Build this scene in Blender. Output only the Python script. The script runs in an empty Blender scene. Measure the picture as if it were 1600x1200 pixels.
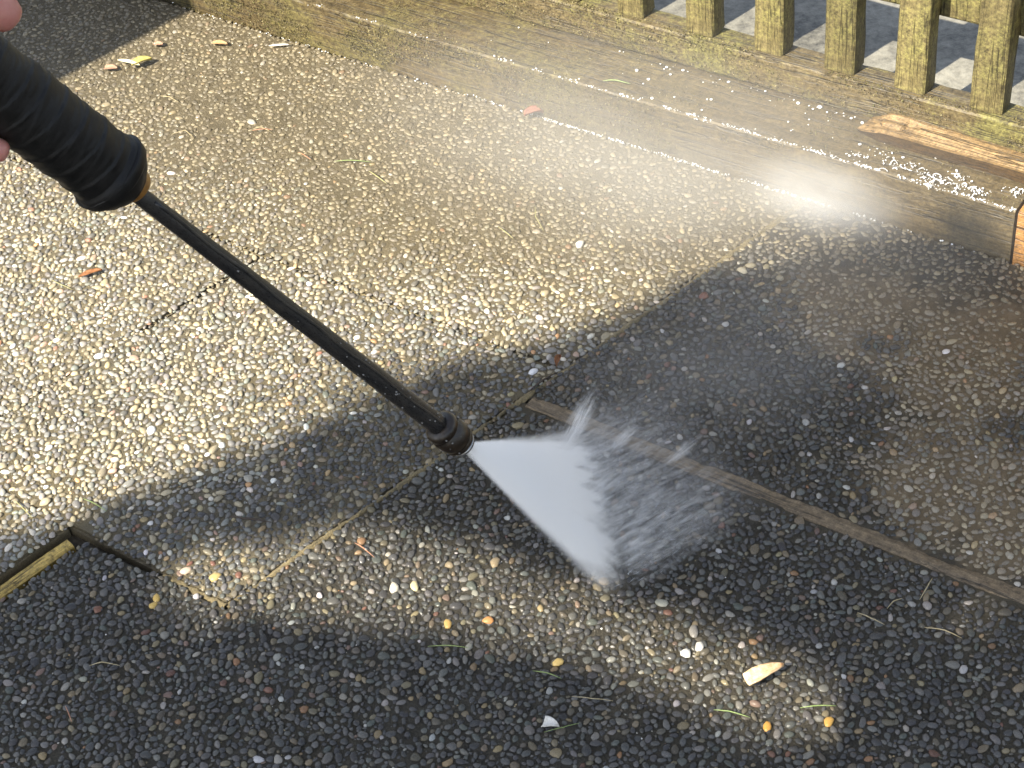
import bpy, bmesh, math, random
import numpy as np
from mathutils import Vector, Matrix, Euler, noise as mnoise

random.seed(7); rng = np.random.default_rng(7)
sc = bpy.context.scene
C = sc.collection
R = math.radians

# ------------------------------------------------------------------ camera
F = 2800.0; CAM_H = 1.7                       # focal length in photo pixels (1600 wide), camera height
_n = np.array([430.0, 2888.0, F]); _n /= np.linalg.norm(_n)      # straight down, seen from the camera
UP = -_n
FW = np.array([0, 0, 1.0]) - _n * _n[2]; FW /= np.linalg.norm(FW)
RT = np.cross(FW, UP)
def cam2w(v): v = np.asarray(v, float); return np.array([v @ RT, v @ FW, v @ UP])
def ray(px, py): return cam2w([(px - 800) / F, (py - 600) / F, 1.0])
EYE = np.array([0, 0, CAM_H])
def G(px, py, z=0.0):
    r = ray(px, py); return EYE + r * ((z - CAM_H) / r[2])
def D(px, py, depth): return EYE + ray(px, py) * depth
def PX(W):
    v = np.asarray(W) - EYE
    c = v[..., 0:1] * RT + v[..., 1:2] * FW + v[..., 2:3] * UP
    return np.stack([800 + F * c[..., 0] / c[..., 2], 600 + F * c[..., 1] / c[..., 2], c[..., 2]], -1)
cd = bpy.data.cameras.new('camera'); cam = bpy.data.objects.new('camera', cd); C.objects.link(cam)
cd.sensor_width = 36; cd.lens = 36 * F / 1600; cd.clip_start = 0.05; cd.clip_end = 600
cx, cy, cz = cam2w([1, 0, 0]), cam2w([0, -1, 0]), cam2w([0, 0, -1])
cam.matrix_world = Matrix(((cx[0], cy[0], cz[0], 0), (cx[1], cy[1], cz[1], 0), (cx[2], cy[2], cz[2], CAM_H), (0, 0, 0, 1)))
sc.camera = cam

# ------------------------------------------------------------------ light
SUN_AZ, SUN_EL = 35.0, 45.0                   # direction the light travels (from +x), elevation
SD = np.array([math.cos(R(SUN_AZ)) * math.cos(R(SUN_EL)), math.sin(R(SUN_AZ)) * math.cos(R(SUN_EL)), -math.sin(R(SUN_EL))])
w = bpy.data.worlds.new('World'); sc.world = w; w.use_nodes = True
nt = w.node_tree; nt.nodes.clear()
sky = nt.nodes.new('ShaderNodeTexSky'); sky.sky_type = 'NISHITA'; sky.sun_disc = False
sky.sun_elevation = R(SUN_EL); sky.sun_rotation = math.atan2(-SD[0], -SD[1])
bg = nt.nodes.new('ShaderNodeBackground'); bg.inputs['Strength'].default_value = 0.12
wo = nt.nodes.new('ShaderNodeOutputWorld')
hsv = nt.nodes.new('ShaderNodeHueSaturation'); hsv.inputs['Saturation'].default_value = 0.6      # hazy, washed-out sky
nt.links.new(sky.outputs[0], hsv.inputs['Color']); nt.links.new(hsv.outputs[0], bg.inputs[0]); nt.links.new(bg.outputs[0], wo.inputs[0])
sl = bpy.data.lights.new('sun', 'SUN'); sl.energy = 5.0; sl.angle = R(0.53); sl.color = (1.0, 0.92, 0.76)
so = bpy.data.objects.new('sun', sl); C.objects.link(so)
so.rotation_euler = Vector(SD).to_track_quat('-Z', 'Y').to_euler()
vs = sc.view_settings; vs.view_transform = 'Standard'; vs.look = 'None'; vs.exposure = 1.24; vs.gamma = 1
vs.use_curve_mapping = False
sc.render.engine = 'CYCLES'
cy_ = sc.cycles; cy_.use_denoising = True; cy_.max_bounces = 22; cy_.volume_bounces = 22; cy_.transparent_max_bounces = 16
cy_.volume_step_rate = 1.0; cy_.volume_max_steps = 256; cy_.caustics_reflective = False; cy_.caustics_refractive = False
try: cy_.sample_clamp_indirect = 6
except Exception: pass

# ------------------------------------------------------------------ helpers
def tag(o, label=None, cat=None, group=None, kind=None):
    if label: o['label'] = label
    if cat: o['category'] = cat
    if group: o['group'] = group
    if kind: o['kind'] = kind
    return o
def mesh_obj(name, verts, faces, mat=None, parent=None, smooth=False):
    m = bpy.data.meshes.new(name); m.from_pydata([tuple(map(float, v)) for v in verts], [], faces); m.update()
    if mat: m.materials.append(mat)
    if smooth: m.polygons.foreach_set('use_smooth', [True] * len(m.polygons))
    o = bpy.data.objects.new(name, m); C.objects.link(o)
    if parent: o.parent = parent
    return o
def bm_obj(name, bm, mat=None, parent=None, smooth=False):
    m = bpy.data.meshes.new(name); bm.normal_update(); bm.to_mesh(m); bm.free()
    if mat: m.materials.append(mat)
    if smooth: m.polygons.foreach_set('use_smooth', [True] * len(m.polygons))
    o = bpy.data.objects.new(name, m); C.objects.link(o)
    if parent: o.parent = parent
    return o
def empty(name, loc=(0, 0, 0), rot=None):
    o = bpy.data.objects.new(name, None); C.objects.link(o); o.location = Vector([float(q) for q in loc])
    if rot is not None: o.rotation_euler = rot
    o.empty_display_size = 0.05
    return o
class NT:
    """little node-tree helper"""
    def __init__(s, name):
        s.m = bpy.data.materials.new(name); s.m.use_nodes = True; s.t = s.m.node_tree; s.t.nodes.clear()
        s.out = s.t.nodes.new('ShaderNodeOutputMaterial')
    def n(s, typ, **kw):
        nd = s.t.nodes.new(typ)
        for k, v in kw.items():
            if k.startswith('i_'):
                nd.inputs[int(k[2:]) if k[2:].isdigit() else k[2:].replace('_', ' ')].default_value = v
            else: setattr(nd, k, v)
        return nd
    def l(s, a, b): s.t.links.new(a, b)
    def math(s, op, a, b=None, clamp=False):
        nd = s.t.nodes.new('ShaderNodeMath'); nd.operation = op; nd.use_clamp = clamp
        for i, v in enumerate((a, b)):
            if v is None: continue
            if isinstance(v, (int, float)): nd.inputs[i].default_value = v
            else: s.l(v, nd.inputs[i])
        return nd.outputs[0]
    def smooth(s, v, lo, hi, o0=0.0, o1=1.0):
        nd = s.t.nodes.new('ShaderNodeMapRange'); nd.interpolation_type = 'SMOOTHSTEP'
        s.l(v, nd.inputs[0])
        for i, q in zip((1, 2, 3, 4), (lo, hi, o0, o1)): nd.inputs[i].default_value = q
        return nd.outputs[0]
    def mix(s, fac, a, b, blend='MIX'):
        nd = s.t.nodes.new('ShaderNodeMix'); nd.data_type = 'RGBA'; nd.blend_type = blend
        for sock, v in ((nd.inputs[0], fac), (nd.inputs[6], a), (nd.inputs[7], b)):
            if isinstance(v, (int, float)): sock.default_value = v
            elif isinstance(v, tuple): sock.default_value = (*v, 1) if len(v) == 3 else v
            else: s.l(v, sock)
        return nd.outputs[2]
    def noise(s, scale, detail=4, rough=0.6, vec=None, dist=0.0):
        nd = s.n('ShaderNodeTexNoise'); nd.inputs['Scale'].default_value = scale; nd.inputs['Detail'].default_value = detail
        nd.inputs['Roughness'].default_value = rough; nd.inputs['Distortion'].default_value = dist
        if vec is not None: s.l(vec, nd.inputs['Vector'])
        return nd.outputs[0]
    def coord(s, which='Object', scale=None):
        c = s.n('ShaderNodeTexCoord').outputs[which]
        if scale:
            mp = s.n('ShaderNodeMapping'); mp.inputs['Scale'].default_value = scale; s.l(c, mp.inputs['Vector']); return mp.outputs[0]
        return c
    def ramp(s, fac, stops):
        nd = s.n('ShaderNodeValToRGB'); el = nd.color_ramp.elements
        while len(el) < len(stops): el.new(0.5)
        for e, (p, c) in zip(el, stops): e.position = p; e.color = (*c, 1)
        s.l(fac, nd.inputs[0]); return nd.outputs[0]
    def bsdf(s, color, rough=0.6, bump=None, bstr=0.3, bdist=0.002, spec=0.5, **kw):
        b = s.n('ShaderNodeBsdfPrincipled')
        if isinstance(color, tuple): b.inputs['Base Color'].default_value = (*color, 1)
        else: s.l(color, b.inputs['Base Color'])
        if isinstance(rough, (int, float)): b.inputs['Roughness'].default_value = rough
        else: s.l(rough, b.inputs['Roughness'])
        b.inputs['Specular IOR Level'].default_value = spec
        for k, v in kw.items(): b.inputs[k.replace('_', ' ')].default_value = v
        if bump is not None:
            bn = s.n('ShaderNodeBump'); bn.inputs['Strength'].default_value = bstr; bn.inputs['Distance'].default_value = bdist
            s.l(bump, bn.inputs['Height']); s.l(bn.outputs[0], b.inputs['Normal'])
        s.l(b.outputs[0], s.out.inputs['Surface']); return s.m

def wood(name, dark, light, moss=None, moss_amt=0.5, scale=1.0, rough=0.55, stretch=14, bstr=0.6, axis=0, clean=None, vary=False):
    t = NT(name)
    sc3 = [22 * scale * stretch / 10] * 3; sc3[axis] = 22 * scale / 10
    v = t.coord('Object', tuple(sc3))
    g1 = t.noise(3.2, 6, 0.65, v, 0.6); g2 = t.noise(11, 5, 0.7, v, 0.3)
    v0 = t.coord('Object'); blot = t.noise(9, 5, 0.65, v0); fine = t.math('ADD', t.math('MULTIPLY', t.noise(240, 3, 0.75, v0), 0.45), t.math('MULTIPLY', t.noise(95, 4, 0.75, v0), 0.55))
    g = t.math('ADD', t.math('MULTIPLY', g1, 0.55), t.math('MULTIPLY', g2, 0.45))
    col = t.ramp(g, [(0.32, dark), (0.52, tuple((a + b) / 2 for a, b in zip(dark, light))), (0.72, light)])
    if moss:
        k = t.smooth(t.math('ADD', t.math('MULTIPLY', blot, 0.6), t.math('MULTIPLY', fine, 0.4)), 0.62 - 0.3 * moss_amt, 0.78 - 0.3 * moss_amt)
        if clean:                                   # the end that has already been washed
            sx = t.n('ShaderNodeSeparateXYZ'); t.l(v0, sx.inputs[0])
            k = t.math('MULTIPLY', k, t.smooth(t.math('ADD', sx.outputs[0], t.math('MULTIPLY', blot, 0.25)), clean[0], clean[1], 1.0, 0.12))
        mc = t.mix(t.smooth(fine, 0.3, 0.7), tuple(q * 0.55 for q in moss), moss)
        col = t.mix(t.math('MULTIPLY', k, 0.85), col, mc)
    col = t.mix(1.0, col, t.ramp(fine, [(0.34, (0.34, 0.33, 0.31)), (0.64, (1.75, 1.72, 1.6))]), 'MULTIPLY')
    sc4 = [90.0] * 3; sc4[axis] = 2.2
    cr = t.smooth(t.math('ABSOLUTE', t.math('SUBTRACT', t.noise(1.0, 2, 0.5, t.coord('Object', tuple(sc4))), 0.46)), 0.0, 0.022, 0.30, 1.0)     # drying splits along the grain
    col = t.mix(1.0, col, cr, 'MULTIPLY')
    if vary:
        oi_ = t.n('ShaderNodeObjectInfo'); col = t.mix(1.0, col, t.ramp(oi_.outputs['Random'], [(0.0, (0.72, 0.70, 0.66)), (1.0, (1.22, 1.18, 1.10))]), 'MULTIPLY')
    h = t.math('ADD', t.math('ADD', t.math('MULTIPLY', g, 1.0), t.math('MULTIPLY', fine, 0.5)), t.math('MULTIPLY', cr, 0.8))
    rg = t.smooth(blot, 0.35, 0.65, rough - 0.12, rough + 0.15)
    return t.bsdf(col, rg, h, bstr, 0.004)

# fence frame: a = corner on the ground, U along the sleeper, N away from the camera
A0 = G(300, 15); U = G(1600, 415) - A0; U /= np.linalg.norm(U); N = np.array([-U[1], U[0], 0.0])
FROT = math.atan2(U[1], U[0])
def FP(u, v, z=0.0): return A0 + U * u + N * v + np.array([0, 0, z])
def UV(p): d = np.asarray(p)[:2] - A0[:2]; return float(d @ U[:2]), float(d @ N[:2])

# ------------------------------------------------------------------ pavement layout (ground lines measured in the photo)
def line(p, q): a, b = G(*p)[:2], G(*q)[:2]; d = (b - a) / np.linalg.norm(b - a); return a, d
def isect(l1, l2):
    (a, d), (b, e) = l1, l2
    k = np.linalg.solve(np.array([d, -e]).T, b - a); return a + d * k[0]
J1 = line((356, 945), (1250, 321)); B1 = line((850, 637), (1600, 938)); K2 = line((146, 842), (340, 940)); K1 = line((330, 368), (740, 525))
J2 = line((217, 520), (353, 435)); J3 = line((0, 918), (118, 836)); L1 = (A0[:2], U[:2])
far = 2.2
def on(l, k): return l[0] + l[1] * k
pK1J1 = isect(K1, J1); pL1J1 = isect(L1, J1); pB1J1 = isect(B1, J1); pK2J1 = isect(K2, J1); pJ2K1 = isect(J2, K1); pJ2K2 = isect(J2, K2); pJ3K2 = isect(J3, K2)
Ud = U[:2]; Jd = J1[1]
slabs = [
    [pL1J1, pL1J1 - Ud * 3.6, pK1J1 - Ud * 3.6, pK1J1],                                   # behind K1
    [pK1J1, pJ2K1, pJ2K2, pK2J1],                                                         # between J2 and J1
    [pJ2K1, pK1J1 - Ud * 3.6, pK2J1 - Ud * 3.6 - Jd * 2.0, pJ3K2 - J3[1] * 2.0 - Ud * 0.019, pJ3K2 - Ud * 0.019, pJ2K2],   # left of J2 and J3
    [pL1J1, pB1J1, pB1J1 + Ud * 3.4, pL1J1 + Ud * 3.0],                                   # right, behind B1
    [pB1J1, pK2J1, pJ3K2 + Ud * 0.021 - Jd * 0.009, pJ3K2 - J3[1] * 2.0 + Ud * 0.019, pB1J1 + Ud * 3.4 - Jd * 2.4, pB1J1 + Ud * 3.4],  # right, before B1
]
def area2(p): p = np.array(p); x, y = p[:, 0], p[:, 1]; return np.sum(x * np.roll(y, -1) - np.roll(x, -1) * y)
def inset(poly, g):
    p = [np.array(q) for q in poly]
    if area2(p) < 0: p = p[::-1]
    out = []
    for i in range(len(p)):
        a, b, c = p[i - 1], p[i], p[(i + 1) % len(p)]
        d1 = (b - a) / np.linalg.norm(b - a); d2 = (c - b) / np.linalg.norm(c - b)
        n1 = np.array([-d1[1], d1[0]]); n2 = np.array([-d2[1], d2[0]])
        M = np.array([n1, n2]); rhs = np.array([n1 @ b + g, n2 @ b + g])
        out.append(np.linalg.solve(M, rhs) if abs(np.linalg.det(M)) > 1e-3 else b + n1 * g)
    return out

# --- materials of the ground
t = NT('cement_matrix')
o = t.coord('Object'); big = t.noise(2.2, 4, 0.6, o); mid = t.noise(34, 5, 0.7, o); fine = t.noise(420, 3, 0.75, o)
col = t.ramp(mid, [(0.3, (0.040, 0.037, 0.032)), (0.7, (0.125, 0.112, 0.085))])
col = t.mix(t.smooth(big, 0.45, 0.62), col, (0.085, 0.074, 0.052))
col = t.mix(1.0, col, t.ramp(fine, [(0.3, (0.55, 0.55, 0.55)), (0.7, (1.4, 1.4, 1.4))]), 'MULTIPLY')
dp = t.n('ShaderNodeVectorMath', operation='DOT_PRODUCT'); t.l(o, dp.inputs[0]); dp.inputs[1].default_value = (0.6401, 0.7683, 0.0)
oic = t.n('ShaderNodeObjectInfo'); col = t.mix(1.0, col, oic.outputs['Color'], 'MULTIPLY')
sk = None
for px0, py0, r0 in ((1500, 745, 0.12), (1500, 560, 0.13), (1330, 480, 0.10), (1590, 820, 0.09)):
    dn = t.n('ShaderNodeVectorMath', operation='DISTANCE'); t.l(o, dn.inputs[0]); dn.inputs[1].default_value = tuple(float(q) for q in G(px0, py0))
    kk = t.smooth(t.math('ADD', dn.outputs['Value'], t.math('MULTIPLY', t.math('SUBTRACT', t.noise(14, 4, 0.7, o), 0.5), 0.22)), r0 * 0.6, r0 * 1.25, 0.9, 0.0)
    sk = kk if sk is None else t.math('MAXIMUM', sk, kk)
col = t.mix(sk, col, t.ramp(mid, [(0.3, (0.13, 0.095, 0.055)), (0.7, (0.27, 0.205, 0.125))]))     # sandy laitance not yet washed off
mudk = t.smooth(t.math('ADD', dp.outputs['Value'], t.math('MULTIPLY', t.math('SUBTRACT', big, 0.5), 0.25)), 1.17, 1.62, 0.0, 0.85)     # mud washed off the timber
mudk = t.math('MULTIPLY', mudk, oic.outputs['Alpha'])
col = t.mix(mudk, col, t.ramp(mid, [(0.3, (0.10, 0.082, 0.050)), (0.7, (0.17, 0.14, 0.088))]))
vo = t.n('ShaderNodeTexVoronoi'); vo.inputs['Scale'].default_value = 105; t.l(o, vo.inputs['Vector']); hs = t.n('ShaderNodeSeparateColor'); t.l(vo.outputs['Color'], hs.inputs[0])
ag = t.ramp(hs.outputs[0], [(0.0, (0.06, 0.058, 0.054)), (0.5, (0.14, 0.13, 0.11)), (0.8, (0.24, 0.2, 0.14)), (1.0, (0.42, 0.39, 0.33))]); ag = t.mix(t.smooth(vo.outputs['Distance'], 0.3, 0.6), ag, (0.06, 0.055, 0.042))
dn = t.n('ShaderNodeVectorMath', operation='DISTANCE'); t.l(o, dn.inputs[0]); dn.inputs[1].default_value = (-0.1, 1.95, 0.0)
col = t.mix(t.smooth(dn.outputs["Value"], 1.2, 1.4), col, ag)             # far paving: stones too far out to be built singly
M_cement = t.bsdf(col, t.smooth(mid, 0.3, 0.7, 0.28, 0.6), t.math('ADD', mid, fine), 0.9, 0.004, spec=0.25)
t = NT('pebble_stone')
at = t.n('ShaderNodeAttribute', attribute_name='Col'); o = t.coord('Object'); fine = t.noise(900, 3, 0.7, o); spk = t.noise(330, 3, 0.6, o)
col = t.mix(1.0, at.outputs[0], t.ramp(fine, [(0.25, (0.7, 0.7, 0.7)), (0.75, (1.25, 1.25, 1.25))]), 'MULTIPLY')
M_pebble = t.bsdf(col, t.math('MULTIPLY', t.smooth(spk, 0.35, 0.7, 0.12, 0.52), t.math('SUBTRACT', 1.0, t.math('MULTIPLY', at.outputs['Alpha'], 0.6))), fine, 0.35, 0.0010, spec=0.4)
t = NT('pebble_stone_single')
oi = t.n('ShaderNodeObjectInfo'); o = t.coord('Object'); fine = t.noise(5.5, 4, 0.7, o); spk = t.noise(2.0, 3, 0.6, o)
col = t.mix(1.0, oi.outputs['Color'], t.ramp(fine, [(0.25, (0.68, 0.68, 0.68)), (0.75, (1.25, 1.25, 1.25))]), 'MULTIPLY')
M_pebble1 = t.bsdf(col, t.smooth(spk, 0.35, 0.7, 0.12, 0.45), fine, 0.25, 0.0008, spec=0.3)
t = NT('soil')
o = t.coord('Object'); a_ = t.noise(6, 6, 0.7, o); f_ = t.noise(160, 4, 0.75, o)
M_soil = t.bsdf(t.ramp(t.math('ADD', t.math('MULTIPLY', a_, 0.5), t.math('MULTIPLY', f_, 0.5)), [(0.35, (0.020, 0.017, 0.012)), (0.65, (0.075, 0.058, 0.034))]), 0.8, f_, 0.8, 0.006)
t = NT('sandy_mortar')
o = t.coord('Object'); a_ = t.noise(45, 5, 0.7, o); f_ = t.noise(380, 4, 0.75, o)
M_mortar = t.bsdf(t.ramp(t.math('ADD', t.math('MULTIPLY', a_, 0.5), t.math('MULTIPLY', f_, 0.5)), [(0.36, (0.08, 0.065, 0.035)), (0.62, (0.34, 0.27, 0.14))]), 0.7, f_, 0.9, 0.004)

# --- ground to the horizon
S = 220
tag(mesh_obj('ground', [(-S, -S, -0.03), (S, -S, -0.03), (S, S, -0.03), (-S, S, -0.03)], [(0, 1, 2, 3)], M_soil), kind='structure')
pav = empty('pavement'); tag(pav, kind='structure')
base = mesh_obj('bedding', [(-6, -3, -0.018), (6, -3, -0.018), (6, 6, -0.018), (-6, 6, -0.018)], [(0, 1, 2, 3)], M_soil, pav)
CX, CY = 0.05, 1.85
def in_core(x, y): return -1.15 < x < 1.35 and 0.85 < y < 3.25
def poly_prism(name, poly, z0, z1, mat, parent, cuts=0):
    bm = bmesh.new(); vs_ = [bm.verts.new((float(p[0]), float(p[1]), z1)) for p in poly]; f_ = bm.faces.new(vs_)
    r = bmesh.ops.extrude_face_region(bm, geom=[f_]); bmesh.ops.translate(bm, vec=(0, 0, z0 - z1), verts=[v for v in r['geom'] if isinstance(v, bmesh.types.BMVert)])
    bmesh.ops.recalc_face_normals(bm, faces=bm.faces)
    top = [e for e in bm.edges if all(abs(v.co.z - z1) < 1e-6 for v in e.verts)]
    bmesh.ops.bevel(bm, geom=top, offset=0.004, segments=2, affect='EDGES')
    return bm_obj(name, bm, mat, parent)
GAP = 0.0014
slab_in = []
for k, sp in enumerate(slabs):
    p = inset(sp, GAP); slab_in.append(p)
    so1 = poly_prism('slab', p, -0.05, 0.0, M_cement, pav)
    so1.color = [(2.1, 1.95, 1.6, 1), (1.7, 1.6, 1.35, 1), (2.1, 1.95, 1.6, 1), (0.75, 0.73, 0.70, 0.15), (0.62, 0.61, 0.59, 1)][k]     # drier or still wet, with sunlight and shade painted into the tone

# --- pebbles
def in_poly(P, poly):
    x, y = P[:, 0], P[:, 1]; r = np.zeros(len(P), bool); n = len(poly)
    for i in range(n):
        x1, y1 = poly[i]; x2, y2 = poly[(i + 1) % n]
        c = ((y1 > y) != (y2 > y)); xi = (x2 - x1) * (y - y1) / ((y2 - y1) if y2 != y1 else 1e-12) + x1
        r ^= c & (x < xi)
    return r
def dist_line(P, l, k0=-9, k1=9):
    d = P - l[0]; k = np.clip(d @ l[1], k0, k1); return np.linalg.norm(d - k[:, None] * l[1], axis=1)
def kon(l, p): return float((np.asarray(p) - l[0]) @ l[1])
def dseg(P, p, q):
    p = np.asarray(p)[:2]; q = np.asarray(q)[:2]; L = np.linalg.norm(q - p); return dist_line(P, (p, (q - p) / L), 0, L)
J3END = pJ3K2 - J3[1] * 1.2
joints = [(pL1J1, pK2J1, -0.0008), (pK1J1, pK1J1 - Ud * 2.2, -0.0015), (pJ2K1, pJ2K1 * 0.62 + pJ2K2 * 0.38, 0.0), (pK2J1, pK2J1 * 0.4 + pJ3K2 * 0.6, 0.0015), (pK2J1 * 0.5 + pJ3K2 * 0.5 - Jd * 0.003, pJ3K2 - Jd * 0.004, 0.004), (pJ3K2, J3END, 0.017), (pB1J1, pB1J1 + Ud * 2.2, 0.0115)]
# candidate darts, largest first
cell = 0.0078; gx0, gy0, gx1, gy1 = -1.55, 0.72, 1.60, 3.35
nx, ny = int((gx1 - gx0) / cell) + 1, int((gy1 - gy0) / cell) + 1
grid = {}
def vis_region(P):
    q = PX(np.c_[P, np.zeros(len(P))]); m = 400
    v = (P - A0[:2]) @ N[:2]
    return (q[:, 0] > -m) & (q[:, 0] < 1600 + m) & (q[:, 1] > -m) & (q[:, 1] < 1200 + m) & (v < -0.001)
px_, py_, pr_ = [], [], []
classes = [(0.0070, 1800), (0.0056, 27000), (0.0046, 122000), (0.0038, 158000), (0.0031, 158000), (0.0024, 134000)]
for rc, nc in classes:
    P = np.c_[rng.uniform(gx0, gx1, nc), rng.uniform(gy0, gy1, nc)]
    P = P[vis_region(P)]
    ok = np.ones(len(P), bool)
    for a, b, hw in joints: ok &= dseg(P, a, b) > hw + rc * 0.8
    P = P[ok]
    rr = rc * rng.uniform(0.88, 1.1, len(P))
    for (x, y), r in zip(P.tolist(), rr.tolist()):
        i, j = int((x - gx0) / cell), int((y - gy0) / cell); bad = False
        for a in (i - 1, i, i + 1):
            for b in (j - 1, j, j + 1):
                for (X, Y, Rr) in grid.get((a, b), ()):
                    s_ = (r + Rr) * 0.83
                    if (x - X) ** 2 + (y - Y) ** 2 < s_ * s_: bad = True; break
                if bad: break
            if bad: break
        if bad: continue
        if (i, j) in grid: grid[(i, j)].append((x, y, r))
        else: grid[(i, j)] = [(x, y, r)]
        px_.append(x); py_.append(y); pr_.append(r)
PB = np.c_[px_, py_]; PRad = np.array(pr_); NPB = len(PB)
pq = PX(np.c_[PB, np.zeros(NPB)])
# silt: brown wash under the sleepers (far side), sandy patch on the right
def vnoise(P, s, off=0.0): return np.array([mnoise.noise((x * s + off, y * s, off)) for x, y in P.tolist()])
nz = vnoise(PB, 5.0, 3.1); nz2 = vnoise(PB, 14.0, 8.0)
vN = (PB - A0[:2]) @ N[:2]; uN = (PB - A0[:2]) @ U[:2]
def sst(x, a, b): q = np.clip((x - a) / (b - a), 0, 1); return q * q * (3 - 2 * q)
silt = sst(vN + 0.10 * nz + 0.04 * nz2 - 0.14 * sst(uN, 0.55, 1.1), -0.66, -0.24)
SP = [(G(1500, 745)[:2], 0.12), (G(1500, 560)[:2], 0.13), (G(1330, 480)[:2], 0.10), (G(1590, 820)[:2], 0.09)]
sand = np.zeros(NPB)
for c_, r_ in SP: sand = np.maximum(sand, 1 - sst(np.linalg.norm(PB - c_, axis=1) + 0.09 * nz2 + 0.05 * nz, r_ * 0.6, r_ * 1.25))
inE, inF = in_poly(PB, slabs[3]), in_poly(PB, slabs[4])
silt = np.where(inE, silt * sst(vN + 0.03 * nz2, -0.26, -0.06), silt)
wet = np.clip(inE * sst(-vN + 0.05 * nz2, 0.10, 0.30) * (1 - 0.85 * sand) + inF * 1.0 + (~inE & ~inF) * 0.85 * sst(uN + 0.14 * nz + 0.08 * nz2, 0.68, 0.98) * sst(-vN, 0.42, 0.60), 0, 1)      # slabs being washed, also darkened to carry the shade lying there
pal = np.array([[.040, .040, .042], [.060, .059, .058], [.085, .083, .078], [.115, .112, .104], [.150, .145, .130], [.20, .19, .165], [.125, .105, .070], [.20, .16, .095],
                [.30, .24, .135], [.35, .25, .12], [.33, .17, .07], [.20, .085, .05], [.42, .39, .33], [.66, .64, .60], [.09, .10, .085], [.22, .14, .10]])
pw = np.array([.15, .16, .15, .14, .10, .075, .07, .05, .03, .010, .004, .004, .024, .009, .05, .012]); pw /= pw.sum()
pc = pal[rng.choice(len(pal), NPB, p=pw)] * rng.uniform(0.75, 1.3, (NPB, 1)) * rng.uniform(0.95, 1.05, (NPB, 3))
# the drier scoured side left of the lance, lightened further for its sunlight
dry_lit = np.clip(1 - wet, 0, 1) * (1 - silt) * (1 - 0.6 * inE)
pc = pc * (1.15 + 1.0 * dry_lit[:, None]) + 0.05 * dry_lit[:, None]
cream = (rng.random(NPB) < 0.26 * (1 - wet)) & (rng.random(NPB) < 0.9)
pc[cream] = np.array([.42, .36, .24]) * rng.uniform(0.6, 1.25, (int(cream.sum()), 1))
mud = np.array([.20, .165, .105])
pc = pc * (1 - 0.75 * silt[:, None]) + mud * 0.75 * silt[:, None] * rng.uniform(0.75, 1.3, (NPB, 1))
sk_ = 0.68 * sand[:, None] * rng.uniform(0.5, 1.1, (NPB, 1))
pc = pc * (1 - sk_) + np.array([.30, .235, .15]) * sk_
mean = np.array([.105, .100, .092]); wet_shade_col = 0.74 * (pc * 0.62 + mean * 0.38)  # tone of wet stones, part of it painted shade
pc = pc * (1 - wet[:, None]) + wet[:, None] * wet_shade_col
dm = (dry_lit * (1 - wet))[:, None] * 0.30; pc = pc * (1 - dm) + np.array([.25, .215, .155]) * dm
pc = np.clip(pc, 0.012, 0.75)
# dome variants
def dome(seed, nseg=9):
    rr = np.random.default_rng(seed); V = [(0, 0, 1.0)]; rings = [(0.55, 0.88), (0.90, 0.50), (1.0, -0.15)]
    ang = rr.uniform(0, 6.28); k2 = rr.uniform(0.02, 0.20); p2 = rr.uniform(0, 6.28); k3 = rr.uniform(0.0, 0.15); p3 = rr.uniform(0, 6.28)
    sq = rr.uniform(0.8, 1.0)
    for ri, (rad, z) in enumerate(rings):
        for s in range(nseg):
            th = ang + 2 * math.pi * (s + 0.5 * (ri % 2)) / nseg
            m = 1 + k2 * math.cos(2 * th + p2) + k3 * math.cos(3 * th + p3) + rr.uniform(-0.08, 0.08)
            V.append((rad * m * math.cos(th), rad * m * math.sin(th), z * sq + rr.uniform(-0.09, 0.09)))
    Fc = [(0, 1 + s, 1 + (s + 1) % nseg) for s in range(nseg)]
    for ri in range(2):
        a, b = 1 + ri * nseg, 1 + (ri + 1) * nseg
        for s in range(nseg):
            s1 = (s + 1) % nseg
            if ri % 2 == 0: Fc += [(a + s, b + s, a + s1), (a + s1, b + s, b + s1)]
            else: Fc += [(a + s, b + s, b + s1), (a + s, b + s1, a + s1)]
    return np.array(V), np.array(Fc)
doms = [dome(100 + k, 7) for k in range(14)]
vid = rng.integers(0, len(doms), NPB); yaw = rng.uniform(0, 6.283, NPB); elo = rng.uniform(1.0, 1.7, NPB)
hgt = PRad * rng.uniform(0.34, 0.72, NPB) * (1 - 0.30 * silt); tx = rng.normal(0, 0.10, NPB); ty = rng.normal(0, 0.10, NPB)
zoff = rng.uniform(-0.0006, 0.0008, NPB) - 0.00075 * silt - 0.0009 * sand
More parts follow.
